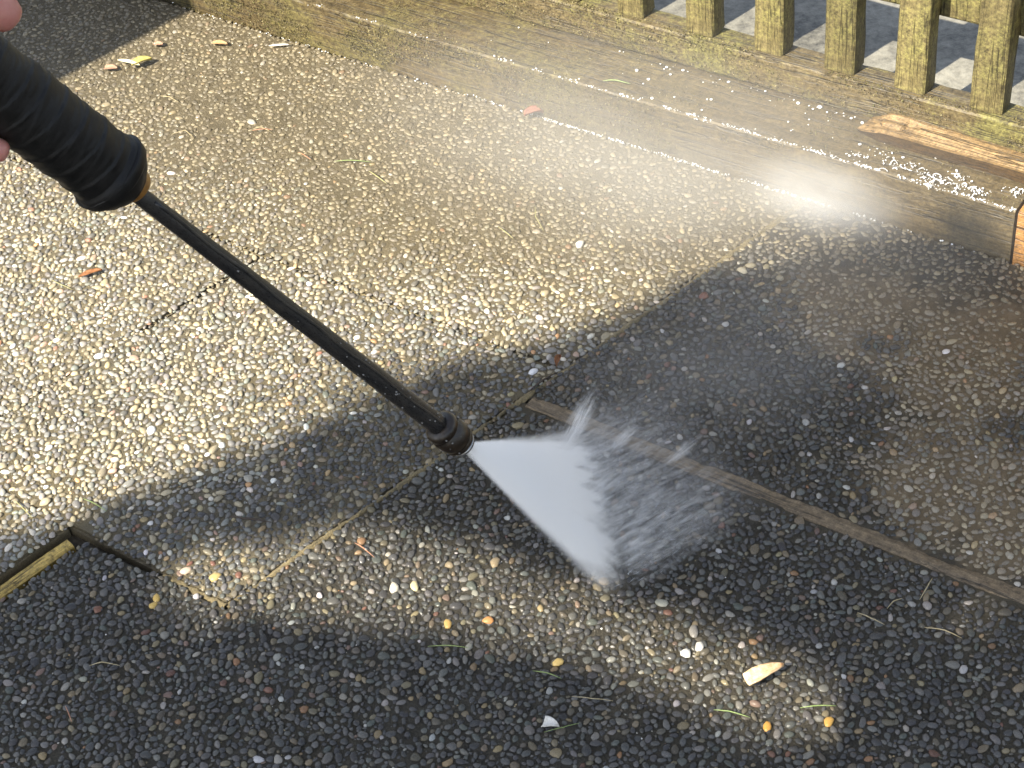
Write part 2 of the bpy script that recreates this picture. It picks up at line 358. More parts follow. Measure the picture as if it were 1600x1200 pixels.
# the 300 that show largest become objects of their own
inframe = (pq[:, 0] > 8) & (pq[:, 0] < 1592) & (pq[:, 1] > 8) & (pq[:, 1] < 1192)
size = PRad * F / pq[:, 2] * inframe
single = np.argsort(-size)[:300]; is_single = np.zeros(NPB, bool); is_single[single] = True
VA, FA, CA = [], [], []; off = 0
for k, (V, Fc) in enumerate(doms):
    idx = np.where((vid == k) & ~is_single)[0]; n = len(idx); r = PRad[idx][:, None]; nv = len(V)
    X = V[None, :, 0] * r * elo[idx][:, None] ** 0.5; Y = V[None, :, 1] * r / elo[idx][:, None] ** 0.5; Z = V[None, :, 2] * hgt[idx][:, None]
    Z = Z + X * tx[idx][:, None] + Y * ty[idx][:, None]
    c, s = np.cos(yaw[idx])[:, None], np.sin(yaw[idx])[:, None]
    W = np.stack([X * c - Y * s + PB[idx, 0:1], X * s + Y * c + PB[idx, 1:2], Z + zoff[idx][:, None]], -1)
    VA.append(W.reshape(-1, 3)); FA.append((Fc[None] + (np.arange(n) * nv)[:, None, None] + off).reshape(-1, 3)); off += n * nv
    CA.append(np.repeat(np.c_[pc[idx], wet[idx]], nv, 0))
VA, FA, CA = np.concatenate(VA), np.concatenate(FA), np.concatenate(CA)
def tri_mesh(name, V, Fc, mat, parent=None, smooth=True, col=None):
    m = bpy.data.meshes.new(name); m.vertices.add(len(V)); m.vertices.foreach_set('co', np.asarray(V, np.float32).ravel())
    m.loops.add(len(Fc) * 3); m.loops.foreach_set('vertex_index', np.asarray(Fc, np.int32).ravel())
    m.polygons.add(len(Fc)); m.polygons.foreach_set('loop_start', np.arange(0, len(Fc) * 3, 3, dtype=np.int32))
    m.polygons.foreach_set('use_smooth', np.full(len(Fc), smooth)); m.update(calc_edges=True)
    if col is not None:
        a = m.color_attributes.new('Col', 'FLOAT_COLOR', 'POINT'); a.data.foreach_set('color', (col if col.shape[1] == 4 else np.c_[col, np.zeros(len(col))]).astype(np.float32).ravel())
    m.materials.append(mat); o = bpy.data.objects.new(name, m); C.objects.link(o)
    if parent: o.parent = parent
    return o
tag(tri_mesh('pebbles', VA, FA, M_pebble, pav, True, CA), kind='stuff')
ng = 66000; GP = np.c_[rng.uniform(gx0, gx1, ng), rng.uniform(gy0, gy1, ng)]; GP = GP[vis_region(GP)]
okg = np.ones(len(GP), bool)
for a, b, hw in joints: okg &= dseg(GP, a, b) > hw + 0.001
GP = GP[okg]; ng = len(GP); gr = rng.uniform(0.0008, 0.0019, ng); gth = rng.uniform(0, 6.28, ng)[:, None] + np.arange(5) * 1.2566 + rng.uniform(-0.3, 0.3, (ng, 5))
grr = gr[:, None] * rng.uniform(0.7, 1.2, (ng, 5)); GV = np.zeros((ng, 6, 3)); GV[:, :5, 0] = GP[:, 0:1] + grr * np.cos(gth); GV[:, :5, 1] = GP[:, 1:2] + grr * np.sin(gth); GV[:, :5, 2] = -0.0004
GV[:, 5, :2] = GP; GV[:, 5, 2] = gr * rng.uniform(0.5, 1.1, ng)
GF = np.array([[k, (k + 1) % 5, 5] for k in range(5)])[None] + (np.arange(ng) * 6)[:, None, None]
gcol = pal[rng.choice(len(pal), ng, p=pw)] * rng.uniform(0.7, 1.2, (ng, 1)); gs = sst((GP - A0[:2]) @ N[:2], -0.66, -0.2)[:, None]; gcol = gcol * (1 - 0.8 * gs) + np.array([.17, .14, .09]) * 0.8 * gs
tag(tri_mesh('grit', GV.reshape(-1, 3), GF.reshape(-1, 3), M_pebble, pav, True, np.repeat(gcol, 6, 0)), kind='stuff')
dmesh = []
for V, Fc in doms:
    m = bpy.data.meshes.new('pebble'); m.from_pydata([tuple(map(float, v)) for v in V], [], [tuple(map(int, f_)) for f_ in Fc]); m.update()
    m.polygons.foreach_set('use_smooth', [True] * len(m.polygons)); m.materials.append(M_pebble1); dmesh.append(m)
def add_pebble(x, y, z, ra, rb, h, yw, col, v, tilt=(0, 0)):
    o = bpy.data.objects.new('pebble', dmesh[v]); C.objects.link(o); o.parent = pav
    o.location = (x, y, z); o.scale = (ra, rb, h); o.rotation_euler = (tilt[1], -tilt[0], yw); o.color = (*[float(q) for q in col], 1); return o
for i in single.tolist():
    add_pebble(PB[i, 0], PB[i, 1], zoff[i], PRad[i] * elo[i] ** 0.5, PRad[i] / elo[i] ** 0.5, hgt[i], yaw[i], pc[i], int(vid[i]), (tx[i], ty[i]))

# --- mortar in the joints (irregular strips), recessed a little
def strip(name, p, q, wfun, z, mat, parent, n=120, hfun=None):
    p = np.asarray(p)[:2]; q = np.asarray(q)[:2]; d = (q - p) / np.linalg.norm(q - p); nn = np.array([-d[1], d[0]]); L = np.linalg.norm(q - p)
    V, Fc = [], []
    for i in range(n + 1):
        k = i / n; c = p + d * L * k + nn * (0.0024 * mnoise.noise((k * L * 26, z * 900, 1.7)) + 0.0012 * mnoise.noise((k * L * 90, 2.0, 5.1))); wd = wfun(k)
        for s, dz in ((-1, -0.004), (-0.45, 0.0), (0.45, 0.0), (1, -0.004)):
            jit = random.uniform(-0.0012, 0.0012)
            b = c + nn * (wd * s + jit); V.append((b[0], b[1], z + dz + (hfun(k) if hfun else 0) + random.uniform(-0.0006, 0.0006)))
    for i in range(n):
        for s in range(3): a = i * 4 + s; Fc.append((a, a + 4, a + 5, a + 1))
    return mesh_obj(name, V, Fc, mat, parent, True)
nj = lambda k, s, o_: mnoise.noise((k * s, o_, 0.3))
strip('joint_filler', pL1J1, pK2J1, lambda k: 0.0042 + 0.0044 * nj(k, 30, 1.0), 0.0018, M_mortar, pav, 260, lambda k: 0.0045 * nj(k, 13, 5.0))
strip('joint_filler', pK2J1, pJ3K2 * 0.42 + pK2J1 * 0.58, lambda k: 0.0050 + 0.003 * nj(k, 9, 2.0), 0.0016, M_mortar, pav, 60, lambda k: 0.002 * nj(k, 9, 7.0) - 0.004 * k)
strip('joint_filler', pK1J1, pK1J1 - Ud * 1.6, lambda k: 0.0022 + 0.002 * nj(k, 20, 3.0), -0.0016, M_mortar, pav, 90, lambda k: 0.003 * nj(k, 15, 9.0))

f1 = strip('joint_filler', pJ2K2, pJ3K2 - Ud * 0.02, lambda k: 0.0055, 0.0002, M_cement, pav, 40); f1.color = (1.7, 1.6, 1.35, 1)
f1 = strip('joint_filler', pJ2K1 * 0.6 + pJ2K2 * 0.4, pJ2K2, lambda k: 0.0055, 0.0002, M_cement, pav, 60); f1.color = (1.9, 1.8, 1.5, 1)

# ------------------------------------------------------------------ timber
M_sleeper = wood('weathered_sleeper', (0.036, 0.027, 0.014), (0.155, 0.118, 0.064), (0.13, 0.112, 0.042), 0.6, 1.0, 0.5, clean=(1.85, 2.3))
M_beam = wood('mossy_beam', (0.045, 0.034, 0.017), (0.18, 0.14, 0.075), (0.165, 0.155, 0.052), 0.55, 1.1, 0.55)
M_picket = wood('mossy_picket', (0.07, 0.060, 0.028), (0.26, 0.22, 0.115), (0.215, 0.205, 0.075), 0.6, 1.6, 0.65, axis=2, vary=True)
M_clean = wood('scoured_wood', (0.10, 0.062, 0.028), (0.40, 0.27, 0.135), None, 0, 1.6, 0.5, 18, 0.9)
M_orange = wood('fresh_orange_wood', (0.20, 0.09, 0.024), (0.46, 0.25, 0.09), None, 0, 1.2, 0.5)
M_plank2 = wood('dark_plank_side', (0.035, 0.022, 0.012), (0.15, 0.095, 0.05), None, 0, 1.6, 0.5)
M_strip = wood('grey_strip_wood', (0.07, 0.052, 0.034), (0.23, 0.175, 0.112), None, 0, 2.0, 0.5)
M_strip2 = wood('yellow_strip_wood', (0.24, 0.16, 0.04), (0.62, 0.45, 0.13), None, 0, 2.0, 0.5)

def board(name, L, Wd, Ht, mat, parent=None, loc=(0, 0, 0), rz=FROT, n=60, wear=0.003, seed=0, m=3, chew=None):
    """plank: x along the length, y = width, z = height; worn edges, slightly wandering faces"""
    bm = bmesh.new(); prof = []
    r = min(0.003, Ht * 0.2, Wd * 0.2)
    def edge(a, b, k): return [a + (b - a) * i / k for i in range(k)]
    pts = []
    cor = [(0, 0), (Wd, 0), (Wd, Ht), (0, Ht)]
    for i in range(4):
        a, b = np.array(cor[i]), np.array(cor[(i + 1) % 4]); d = (b - a) / np.linalg.norm(b - a); l = np.linalg.norm(b - a)
        for k in [r / l] + [r / l + (1 - 2 * r / l) * q / m for q in range(1, m)] + [1 - r / l]:
            pts.append(a + (b - a) * k)
    np_ = len(pts); rows = []
    for i in range(n + 1):
        x = L * i / n; row = []
        for k, p in enumerate(pts):
            s = mnoise.noise((x * 9 + seed * 7.1, k * 0.8, seed)); s2 = mnoise.noise((x * 45, k * 1.7 + seed, 4.0))
            corner = (k % (m + 1)) in (0, m)
            c = np.array([Wd / 2, Ht / 2]) - p; c = c / (np.linalg.norm(c) + 1e-9)
            q = p + c * (abs(s) * wear * (1.6 if corner else 0.6) + abs(s2) * wear * (0.8 if corner else 0.25))
            xx = x
            if chew and i in (0, n): xx = x + (chew * s2 * 3 if i == 0 else chew * s2 * 3)
            row.append(bm.verts.new((xx, float(q[0]), float(q[1]))))
        rows.append(row)
    for i in range(n):
        for k in range(np_):
            k1 = (k + 1) % np_; bm.faces.new((rows[i][k], rows[i + 1][k], rows[i + 1][k1], rows[i][k1]))
    bm.faces.new(rows[0]); bm.faces.new(rows[-1][::-1])
    bmesh.ops.recalc_face_normals(bm, faces=bm.faces)
    o = bm_obj(name, bm, mat, parent, False); o.location = Vector([float(q) for q in loc]); o.rotation_euler = (0, 0, rz)
    return o
uEnd, _ = UV(onp := G(1577, 408))
H1, H2 = 0.09, 0.15; V2 = 0.106
b = board('timber_sleeper', 2.6, 0.16, H1 + 0.04, M_sleeper, None, FP(uEnd - 2.6, 0, -0.04), n=170, wear=0.004, seed=1)
tag(b, 'long weathered mossy sleeper lying on the pebble paving edge, lowest of the timbers', 'timber')
b = board('timber_sleeper', 1.3, 0.16, H1 + 0.038, M_orange, None, FP(uEnd + 0.004, 0.001, -0.04), n=60, wear=0.004, seed=2)
tag(b, 'orange fresh timber butted to the weathered sleeper at the picture edge', 'timber')
b = board('timber_beam', 3.9, 0.050, H2 - H1 - 0.001, M_beam, None, FP(uEnd - 2.6, V2, H1 + 0.001), n=200, wear=0.003, seed=3)
tag(b, 'thin mossy beam on top of the sleeper carrying the fence pickets', 'timber')
# fence
fence = empty('picket_fence', FP(1.1, V2 + 0.010, H2), (0, 0, FROT))
tag(fence, 'mossy olive wooden picket fence standing on the thin beam', 'fence')
pk_u = [UV(G(px, py, H2))[0] for px, py in ((970, 12), (1075, 45), (1178, 74), (1290, 100), (1401, 127), (1521, 158))]
pu = list(pk_u); step = (pk_u[-1] - pk_u[0]) / 5
pu = [pk_u[0] - step * k for k in range(6, 0, -1)] + pu + [pk_u[-1] + step * k for k in range(1, 6)]
for k, u in enumerate(pu):
    r_ = board('picket', 1.0, 0.041, 0.049, M_picket, None, (0, 0, 0), 0, n=40, wear=0.0025, seed=10 + k)
    # stand the board up: its length becomes z
    me = r_.data; M4 = Matrix(((0, 0, 1, 0), (0, 1, 0, 0), (1, 0, 0, 0), (0, 0, 0, 1)))
    me.transform(M4); me.flip_normals()
    r_.parent = fence; r_.location = (u - 1.1 + random.uniform(-0.002, 0.002), 0.0, 0.001); r_.rotation_euler = (random.uniform(-0.01, 0.01), R(1.0) + random.uniform(-0.012, 0.012), random.uniform(-0.03, 0.03))
board('rail', 3.6, 0.03, 0.07, M_picket, fence, (pu[0] - 1.1 - 0.1, 0.0435, 0.105), 0, n=60, wear=0.003, seed=40)
board('rail', 3.6, 0.03, 0.07, M_picket, fence, (pu[0] - 1.1 - 0.1, 0.0435, 0.80), 0, n=60, wear=0.003, seed=41)
# concrete beyond the fence
t = NT('pale_concrete')
o = t.coord('Object'); a_ = t.noise(7, 6, 0.65, o); f_ = t.noise(60, 5, 0.75, o)
M_pale = t.bsdf(t.ramp(t.math('ADD', t.math('MULTIPLY', a_, 0.55), t.math('MULTIPLY', f_, 0.45)), [(0.38, (0.06, 0.057, 0.05)), (0.5, (0.20, 0.19, 0.16)), (0.62, (0.32, 0.305, 0.26))]), 0.5, f_, 0.6, 0.004)
q = [FP(-3, 0.19), FP(4, 0.19), FP(4, 3.0), FP(-3, 3.0)]
bp = poly_prism('path', [p[:2] for p in q], -0.02, 0.05, M_pale, None); tag(bp, kind='structure')

# moss and algae tufts on the timber
M_moss = NT('moss_tuft'); at = M_moss.n('ShaderNodeAttribute', attribute_name='Col'); M_moss = M_moss.bsdf(at.outputs[0], 0.8)
def tufts(par, n, samp, nrm):
    P0, nn3 = [], np.array(nrm, float)
    for _ in range(n):
        q = samp()
        if q is not None: P0.append(q)
    P0 = np.array(P0); n = len(P0); d = nn3 + rng.normal(0, 0.75, (n, 3)); d /= np.linalg.norm(d, axis=1)[:, None]; L_ = rng.uniform(0.0012, 0.0042, (n, 1)); sd = np.cross(d, rng.normal(size=(n, 3))); sd /= np.linalg.norm(sd, axis=1)[:, None]
    wv_ = L_ * rng.uniform(0.18, 0.45, (n, 1)); V = np.stack([P0 - sd * wv_, P0 + sd * wv_, P0 + d * L_], 1).reshape(-1, 3)
    pal2 = np.array([[.15, .13, .045], [.09, .072, .028], [.19, .155, .075], [.045, .035, .016], [.26, .22, .115], [.11, .105, .032]]); cc = pal2[rng.integers(0, 6, n)] * rng.uniform(0.7, 1.2, (n, 1))
    tag(tri_mesh('moss', V, np.arange(3 * n).reshape(-1, 3), M_moss, par, False, np.repeat(cc, 3, 0)), kind='stuff')
def samp_front(L, h, z0, u0):
    def f():
        x = random.uniform(0.0, L); z = random.uniform(z0, z0 + h); k = mnoise.noise((x * 7, z * 12, u0)) + 0.35 * mnoise.noise((x * 30, z * 40, u0))
        clean = float(sst(np.array(x - (L - 0.62)), 0.0, 0.35)) if u0 == 1 else 0.0
        return (x, -0.0004, z) if k > -0.15 + 0.9 * clean else None
    return f
def samp_top(L, w0, w1, z, u0):
    def f():
        x = random.uniform(0.0, L); y = random.uniform(w0, w1); k = mnoise.noise((x * 8, y * 25, u0 + 3)) + 0.35 * mnoise.noise((x * 30, y * 40, u0))
        return (x, y, z) if k > 0.0 else None
    return f
sl1 = bpy.data.objects['timber_sleeper']; bm1 = bpy.data.objects['timber_beam']
tufts(sl1, 26000, samp_front(2.6, H1, 0.04, 1), (0, -1, 0.3)); tufts(sl1, 16000, samp_top(2.6, 0.004, 0.104, H1 + 0.0385, 2), (0, 0, 1))
tufts(bm1, 16000, samp_front(3.9, H2 - H1, 0.001, 5), (0, -1, 0.3)); tufts(bm1, 8000, samp_top(3.9, 0.002, 0.014, H2 - H1 - 0.002, 6), (0, 0, 1))

# splintered plank lying on the sleeper
zt = H1 + 0.026
backe = [G(*p, zt - 0.004) for p in ((1366, 173), (1390, 175), (1420, 182), (1450, 191), (1500, 206), (1550, 222), (1600, 240), (1680, 266), (1800, 303))]
fronte = [G(*p, zt) for p in ((1339, 190), (1368, 204), (1400, 214), (1435, 224), (1480, 236), (1537, 252), (1600, 271), (1680, 295), (1800, 330))]
V, Fc = [], []; nn_ = len(backe) ; M_ = 7; sub = 6
rows = []
for i in range((nn_ - 1) * sub + 1):
    k = min(i // sub, nn_ - 2); f_ = i / sub - k
    bk = backe[k] * (1 - f_) + backe[k + 1] * f_; fr = fronte[k] * (1 - f_) + fronte[k + 1] * f_
    row = []
    for j in range(M_ + 1):
        s = j / M_; p = fr * (1 - s) + bk * s
        zz = p[2] + 0.0045 * mnoise.noise((i * 0.06, j * 2.3, 1.0)) - (0.004 if (j in (3, 5) and 12 < i < 40) else 0) + (0.004 * s * (1 - s))
        thin = sst(np.array(i), 0, 9)
        row.append((p[0], p[1], H1 + 0.006 + (zz - H1 - 0.006) * (0.35 + 0.65 * float(thin))))
    row.append((bk[0], bk[1], H1 + 0.0012)); row.append((fr[0] + N[0] * 0.009, fr[1] + N[1] * 0.009, H1 + 0.0012))
    rows.append(row)
W_ = len(rows[0])
for r_ in rows: V += r_
for i in range(len(rows) - 1):
    for j in range(W_): j1 = (j + 1) % W_; Fc.append((i * W_ + j, i * W_ + j1, (i + 1) * W_ + j1, (i + 1) * W_ + j))
Fc.append(tuple(range(W_))[::-1]); Fc.append(tuple((len(rows) - 1) * W_ + j for j in range(W_)))
org = np.array(fronte[0])
loc_v = [((np.array(v) - org) @ U, (np.array(v) - org) @ N, v[2] - org[2]) for v in V]
spl = mesh_obj('broken_plank', loc_v, Fc, M_clean); spl.data.materials.append(M_plank2); nq = (len(rows) - 1) * W_; spl.data.polygons.foreach_set('material_index', [1 if (k < nq and k % W_ == W_ - 1) else 0 for k in range(len(Fc))]); spl.location = Vector([float(q) for q in org]); spl.rotation_euler = (0, 0, FROT)
bm = bmesh.new(); bm.from_mesh(spl.data); bmesh.ops.recalc_face_normals(bm, faces=bm.faces); bm.to_mesh(spl.data); bm.free()
tag(spl, 'splintered golden plank with pointed end lying on the sleeper against the beam', 'plank')

# timber strips between the slabs
p0 = pB1J1 + Ud * 0.012; st = board('divider_strip', 2.0, 0.030, 0.03, M_strip, None, (p0[0] + N[0] * -0.015, p0[1] + N[1] * -0.015, -0.0275), n=260, wear=0.004, seed=21)
tag(st, 'worn brown wooden strip set between paving slabs right of the spray', 'timber strip')
a3 = math.atan2(J3[1][1], J3[1][0]); p3 = pJ3K2 - J3[1] * 0.63
n3 = np.array([-J3[1][1], J3[1][0]])
st = board('divider_strip', 0.612, 0.020, 0.022, M_strip2, None, (p3[0] - n3[0] * 0.012, p3[1] - n3[1] * 0.012, -0.024), a3, n=60, wear=0.002, seed=22)
tag(st, 'yellowish wooden strip sunk in a dark gap between paving slabs', 'timber strip')

# ------------------------------------------------------------------ shade: an unseen tree and timber screen, added and shaped to cast it
def SG(px, py, z=0.0):
    """where the sunlight that grazes this point lands on the paving"""
    p = G(px, py, z); return (p + SD * (z / -SD[2]))[:2]
lit = [
    [SG(-500, 1080), SG(-250, 925), SG(0, 815), SG(130, 790), SG(330, 712), SG(500, 650), SG(640, 590), SG(760, 548), SG(900, 500), SG(1050, 440), SG(1130, 412), SG(1240, 400), SG(1340, 372),
     SG(1400, 352, 0.03), SG(1450, 330, 0.06), SG(1480, 300, 0.09), SG(1556, 318, 0.09), SG(1556, 405, 0.0), SG(1660, 440, 0.0), SG(1800, 440, 0.05), SG(2600, 640, 0.09), FP(6, 3)[:2], FP(-6, 3)[:2], FP(-6, -1.0)[:2]],
    [SG(228, 914), SG(330, 870), SG(470, 852), SG(560, 828), SG(650, 838), SG(770, 868), SG(880, 918), SG(950, 940), SG(1020, 948), SG(1090, 976), SG(1210, 1016), SG(1275, 1048), SG(1312, 1085), SG(1320, 1120), SG(1298, 1152), SG(1250, 1160), SG(1190, 1145),
     SG(1080, 1096), SG(960, 1055), SG(800, 1004), SG(600, 964), SG(450, 957), SG(330, 964), SG(240, 944)],
]
n_try = 64000
P = np.c_[rng.uniform(-1.9, 2.8, n_try), rng.uniform(-0.1, 2.9, n_try)]
LH = 0.026
keep = np.ones(n_try, bool)
for poly in lit:
    for dx, dy in ((0, 0), (LH, 0), (-LH, 0), (0, LH), (0, -LH)): keep &= ~in_poly(P + np.array([dx, dy]), poly)
keep &= ((P - A0[:2]) @ N[:2]) < 0.35
P = P[keep]
T = rng.uniform(4.8, 6.8, len(P))
CR = np.c_[P, np.zeros(len(P))] - SD * T[:, None]  # crown leaves set up the sun's rays, leaving the lit outlines open
t = NT('tree_leaf'); oi = t.noise(3.0, 3, 0.6, t.coord('Object'))
M_leaf = t.bsdf(t.ramp(oi, [(0.3, (0.03, 0.06, 0.015)), (0.7, (0.08, 0.12, 0.03))]), 0.5)
t = NT('tree_bark'); oi = t.noise(14.0, 6, 0.7, t.coord('Object', (1, 1, 0.25)))
M_bark = t.bsdf(t.ramp(oi, [(0.3, (0.045, 0.032, 0.022)), (0.7, (0.16, 0.12, 0.085))]), 0.85, oi, 0.9, 0.02)
tc = CR.mean(0); root = np.array([tc[0] - 0.3, tc[1] + 0.2, -0.03])
tree = empty('shade_tree', root); tag(tree, 'unseen leafy tree added behind the viewer to shade the paving', 'tree')
nl = len(CR)
e1 = rng.normal(size=(nl, 3)); e1 /= np.linalg.norm(e1, axis=1)[:, None]
nrm = -SD + rng.normal(0, 0.45, (nl, 3)); e2 = np.cross(nrm, e1); e2 /= np.linalg.norm(e2, axis=1)[:, None]; e1 = np.cross(e2, nrm); e1 /= np.linalg.norm(e1, axis=1)[:, None]
LL = rng.uniform(0.030, 0.042, (nl, 1)); LW = LL * 0.62
up_ = np.cross(e1, e2) * 0.010
c0 = CR - root
LV = np.stack([c0 - e1 * LL, c0 + e2 * LW + up_, c0 + e1 * LL, c0 - e2 * LW + up_], 1).reshape(-1, 3)
LF = np.array([[0, 1, 2], [0, 2, 3]])[None] + (np.arange(nl) * 4)[:, None, None]
tag(tri_mesh('crown', LV, LF.reshape(-1, 3), M_leaf, tree, False), kind='stuff')
def tube(pts, rads, seg=10, cap=True):
    pts = [np.asarray(p, float) for p in pts]; V, Fc = [], []
    ref = np.array([0.3, 0.2, 0.93])
    for i, p in enumerate(pts):
        d = pts[min(i + 1, len(pts) - 1)] - pts[max(i - 1, 0)]; d = d / np.linalg.norm(d)
        a = np.cross(d, ref); 
        if np.linalg.norm(a) < 0.05: a = np.cross(d, [1, 0, 0])
        a /= np.linalg.norm(a); b_ = np.cross(d, a)
        for k in range(seg): th = 2 * math.pi * k / seg; V.append(p + (a * math.cos(th) + b_ * math.sin(th)) * rads[i])
    for i in range(len(pts) - 1):
        for k in range(seg): k1 = (k + 1) % seg; Fc.append((i * seg + k, i * seg + k1, (i + 1) * seg + k1, (i + 1) * seg + k))
    if cap: Fc.append(tuple(range(seg))[::-1]); Fc.append(tuple((len(pts) - 1) * seg + k for k in range(seg)))
    return V, Fc
top = tc - root; top = top * np.array([1, 1, 0.82])
tp = [np.array([0, 0, 0.0]), np.array([0.05, 0.02, 0.5]), top * 0.35 + [0.1, -0.05, 0], top * 0.7 + [0.02, 0.05, 0], top]
V, Fc = tube(tp, [0.24, 0.17, 0.14, 0.11, 0.07], 14); mesh_obj('trunk', V, Fc, M_bark, tree, True)
nlimb = 0
for k in rng.choice(nl, 400, replace=False):
    e = c0[k]; s0 = tp[3] * random.uniform(0.75, 1.0); m_ = (s0 + e) / 2 + np.array([0, 0, 0.15])
    W3 = np.array([root + (s0 * (1 - q) ** 2 + 2 * m_ * q * (1 - q) + e * q * q) for q in np.linspace(0, 1, 30)] + [root + s0 * (1 - q) + m_ * q for q in np.linspace(0, 1, 20)] + [root + m_ * (1 - q) + e * q for q in np.linspace(0, 1, 20)])
    g2 = (W3 - SD * (W3[:, 2:3] / SD[2]))[:, :2]
    if any(in_poly(g2 + np.array(o2), pl).any() for pl in lit for o2 in ((0, 0), (0.07, 0), (-0.07, 0), (0, 0.07), (0, -0.07))): continue      # limbs stay inside the crown's own shade
    V, Fc = tube([s0, m_, e], [0.055, 0.035, 0.012], 8); mesh_obj('limb', V, Fc, M_bark, tree, True); nlimb += 1
    if nlimb == 11: break

sdh = SD[:2] / np.linalg.norm(SD[:2]); pb = G(84, 130)[:2] - sdh * 1.25  # screen added out of view, its edge placed to draw the corner shadow
M_screen = wood('screen_wood', (0.06, 0.045, 0.03), (0.22, 0.17, 0.11), None, 0, 1.2, 0.7, axis=2)
ang = math.atan2(sdh[1], sdh[0]) + math.pi / 2
scr = empty('shade_screen', (pb[0], pb[1], 0), (0, 0, ang)); tag(scr, 'unseen upright wooden screen added to shade the far corner of the paving', 'screen')
for k in range(18):
    o = board('board', 2.4, 0.02, 0.106, M_screen, None, (0, 0, 0), 0, n=20, wear=0.002, seed=60 + k)
    o.data.transform(M4); o.data.flip_normals(); o.parent = scr; o.location = (0.001 + k * 0.1, 0.0205 * (k % 2), 0.0); o.rotation_euler = (0, 0, 0)
for z in (0.3, 2.0): board('rail', 1.8, 0.03, 0.06, M_screen, scr, (0.0, 0.043, z), 0, n=20, wear=0.002, seed=80)

# ------------------------------------------------------------------ pressure washer lance
Pg = D(207, 297, 1.50); Pn = D(721, 692, 1.82); ax = Pn - Pg; LT = np.linalg.norm(ax); ax /= LT
ay = np.cross(cam2w([0, 0, -1]), ax); ay /= np.linalg.norm(ay); az_ = np.cross(ax, ay)
lance = empty('pressure_washer_lance', Pg)
lance.matrix_world = Matrix(((ax[0], ay[0], az_[0], Pg[0]), (ax[1], ay[1], az_[1], Pg[1]), (ax[2], ay[2], az_[2], Pg[2]), (0, 0, 0, 1)))
tag(lance, 'black pressure washer lance with a taped grip, spraying at the paving', 'lance')
def lathe(name, prof, mat, parent, seg=36, fn=None, smooth=True, cap=True):
    V, Fc = [], []
    for i, (x, r) in enumerate(prof):
        for k in range(seg):
            th = 2 * math.pi * k / seg; rr = r + (fn(x, th, r) if fn else 0)
            V.append((x, rr * math.cos(th), rr * math.sin(th)))
    n = len(prof)
    for i in range(n - 1):
        for k in range(seg): k1 = (k + 1) % seg; Fc.append((i * seg + k, (i + 1) * seg + k, (i + 1) * seg + k1, i * seg + k1))
    if cap: Fc.append(tuple(range(seg))); Fc.append(tuple((n - 1) * seg + k for k in range(seg))[::-1])
    o = mesh_obj(name, V, Fc, mat, parent, smooth)
    bm = bmesh.new(); bm.from_mesh(o.data); bmesh.ops.recalc_face_normals(bm, faces=bm.faces); bm.to_mesh(o.data); bm.free(); return o
t = NT('black_tape'); o = t.coord('Object'); n1 = t.noise(60, 5, 0.65, o); n2 = t.noise(500, 3, 0.7, o)
M_tape = t.bsdf(t.ramp(n1, [(0.3, (0.004, 0.004, 0.004)), (0.7, (0.012, 0.011, 0.010))]), t.smooth(n1, 0.3, 0.7, 0.42, 0.6), n2, 0.25, 0.001, spec=0.28)
t = NT('wet_black_tube'); o = t.coord('Object', (1.0, 3.0, 3.0)); n1 = t.noise(45, 5, 0.7, o); n2 = t.noise(300, 3, 0.7, o)
M_tube = t.bsdf(t.ramp(n1, [(0.35, (0.010, 0.010, 0.011)), (0.6, (0.028, 0.025, 0.022)), (0.78, (0.075, 0.062, 0.045))]), t.smooth(n2, 0.3, 0.7, 0.22, 0.5), n2, 0.35, 0.0012)
t = NT('brown_rubber'); o = t.coord('Object'); n1 = t.noise(70, 5, 0.7, o); n2 = t.noise(400, 3, 0.7, o)
M_rub = t.bsdf(t.ramp(n1, [(0.35, (0.010, 0.007, 0.005)), (0.65, (0.028, 0.018, 0.010)), (0.8, (0.10, 0.065, 0.03))]), 0.28, n2, 0.4, 0.0012)
t = NT('brass'); o = t.coord('Object'); n1 = t.noise(90, 4, 0.7, o)
M_brass = t.bsdf(t.ramp(n1, [(0.3, (0.16, 0.07, 0.015)), (0.7, (0.42, 0.21, 0.05))]), 0.4, n1, 0.3, 0.001)
t = NT('wet_steel'); n1 = t.noise(90, 4, 0.7, t.coord('Object'))
M_steel = t.bsdf(t.ramp(n1, [(0.3, (0.18, 0.18, 0.18)), (0.7, (0.5, 0.5, 0.5))]), 0.2, n1, 0.2, 0.001, Metallic=0.8)
RG = 0.0318
def tapefn(x, th, r):
    if r < 0.01: return 0
    k = (x / 0.021 + th / (2 * math.pi) + 0.6 * mnoise.noise((x * 24, 1.0, 2.0))) % 1.0
    k2 = (x / 0.034 - th / (2 * math.pi) + 0.5 * mnoise.noise((x * 15, 5.0, 2.0))) % 1.0
    return 0.0011 * (1 - k) ** 2.5 + 0.0006 * (1 - k2) ** 3 + 0.0016 * mnoise.noise((x * 38, math.cos(th) * 1.3, math.sin(th) * 1.3)) + 0.0005 * mnoise.noise((x * 240, math.cos(th) * 3, math.sin(th) * 3))
prof = [(-0.42, 0.022), (-0.415, RG)]
prof += [(-0.41 + 0.375 * i / 300, RG - 0.001 * math.sin(i * 0.02)) for i in range(301)]
prof += [(-0.0335, RG + 0.0022), (-0.028, RG + 0.0022), (-0.022, RG + 0.001), (-0.016, RG - 0.0015), (-0.010, RG - 0.006), (-0.005, RG - 0.0115), (-0.002, 0.0165), (-0.001, 0.013)]
lathe('grip', prof, M_tape, lance, 56, tapefn)
band = lathe('tape_band', [(-0.030, RG + 0.0036), (-0.0285, RG + 0.0044), (-0.020, RG + 0.0022), (-0.0185, RG + 0.0006)], M_tape, lance, 48, lambda x, th, r: 0.0012 * math.sin(th * 2 + 1))
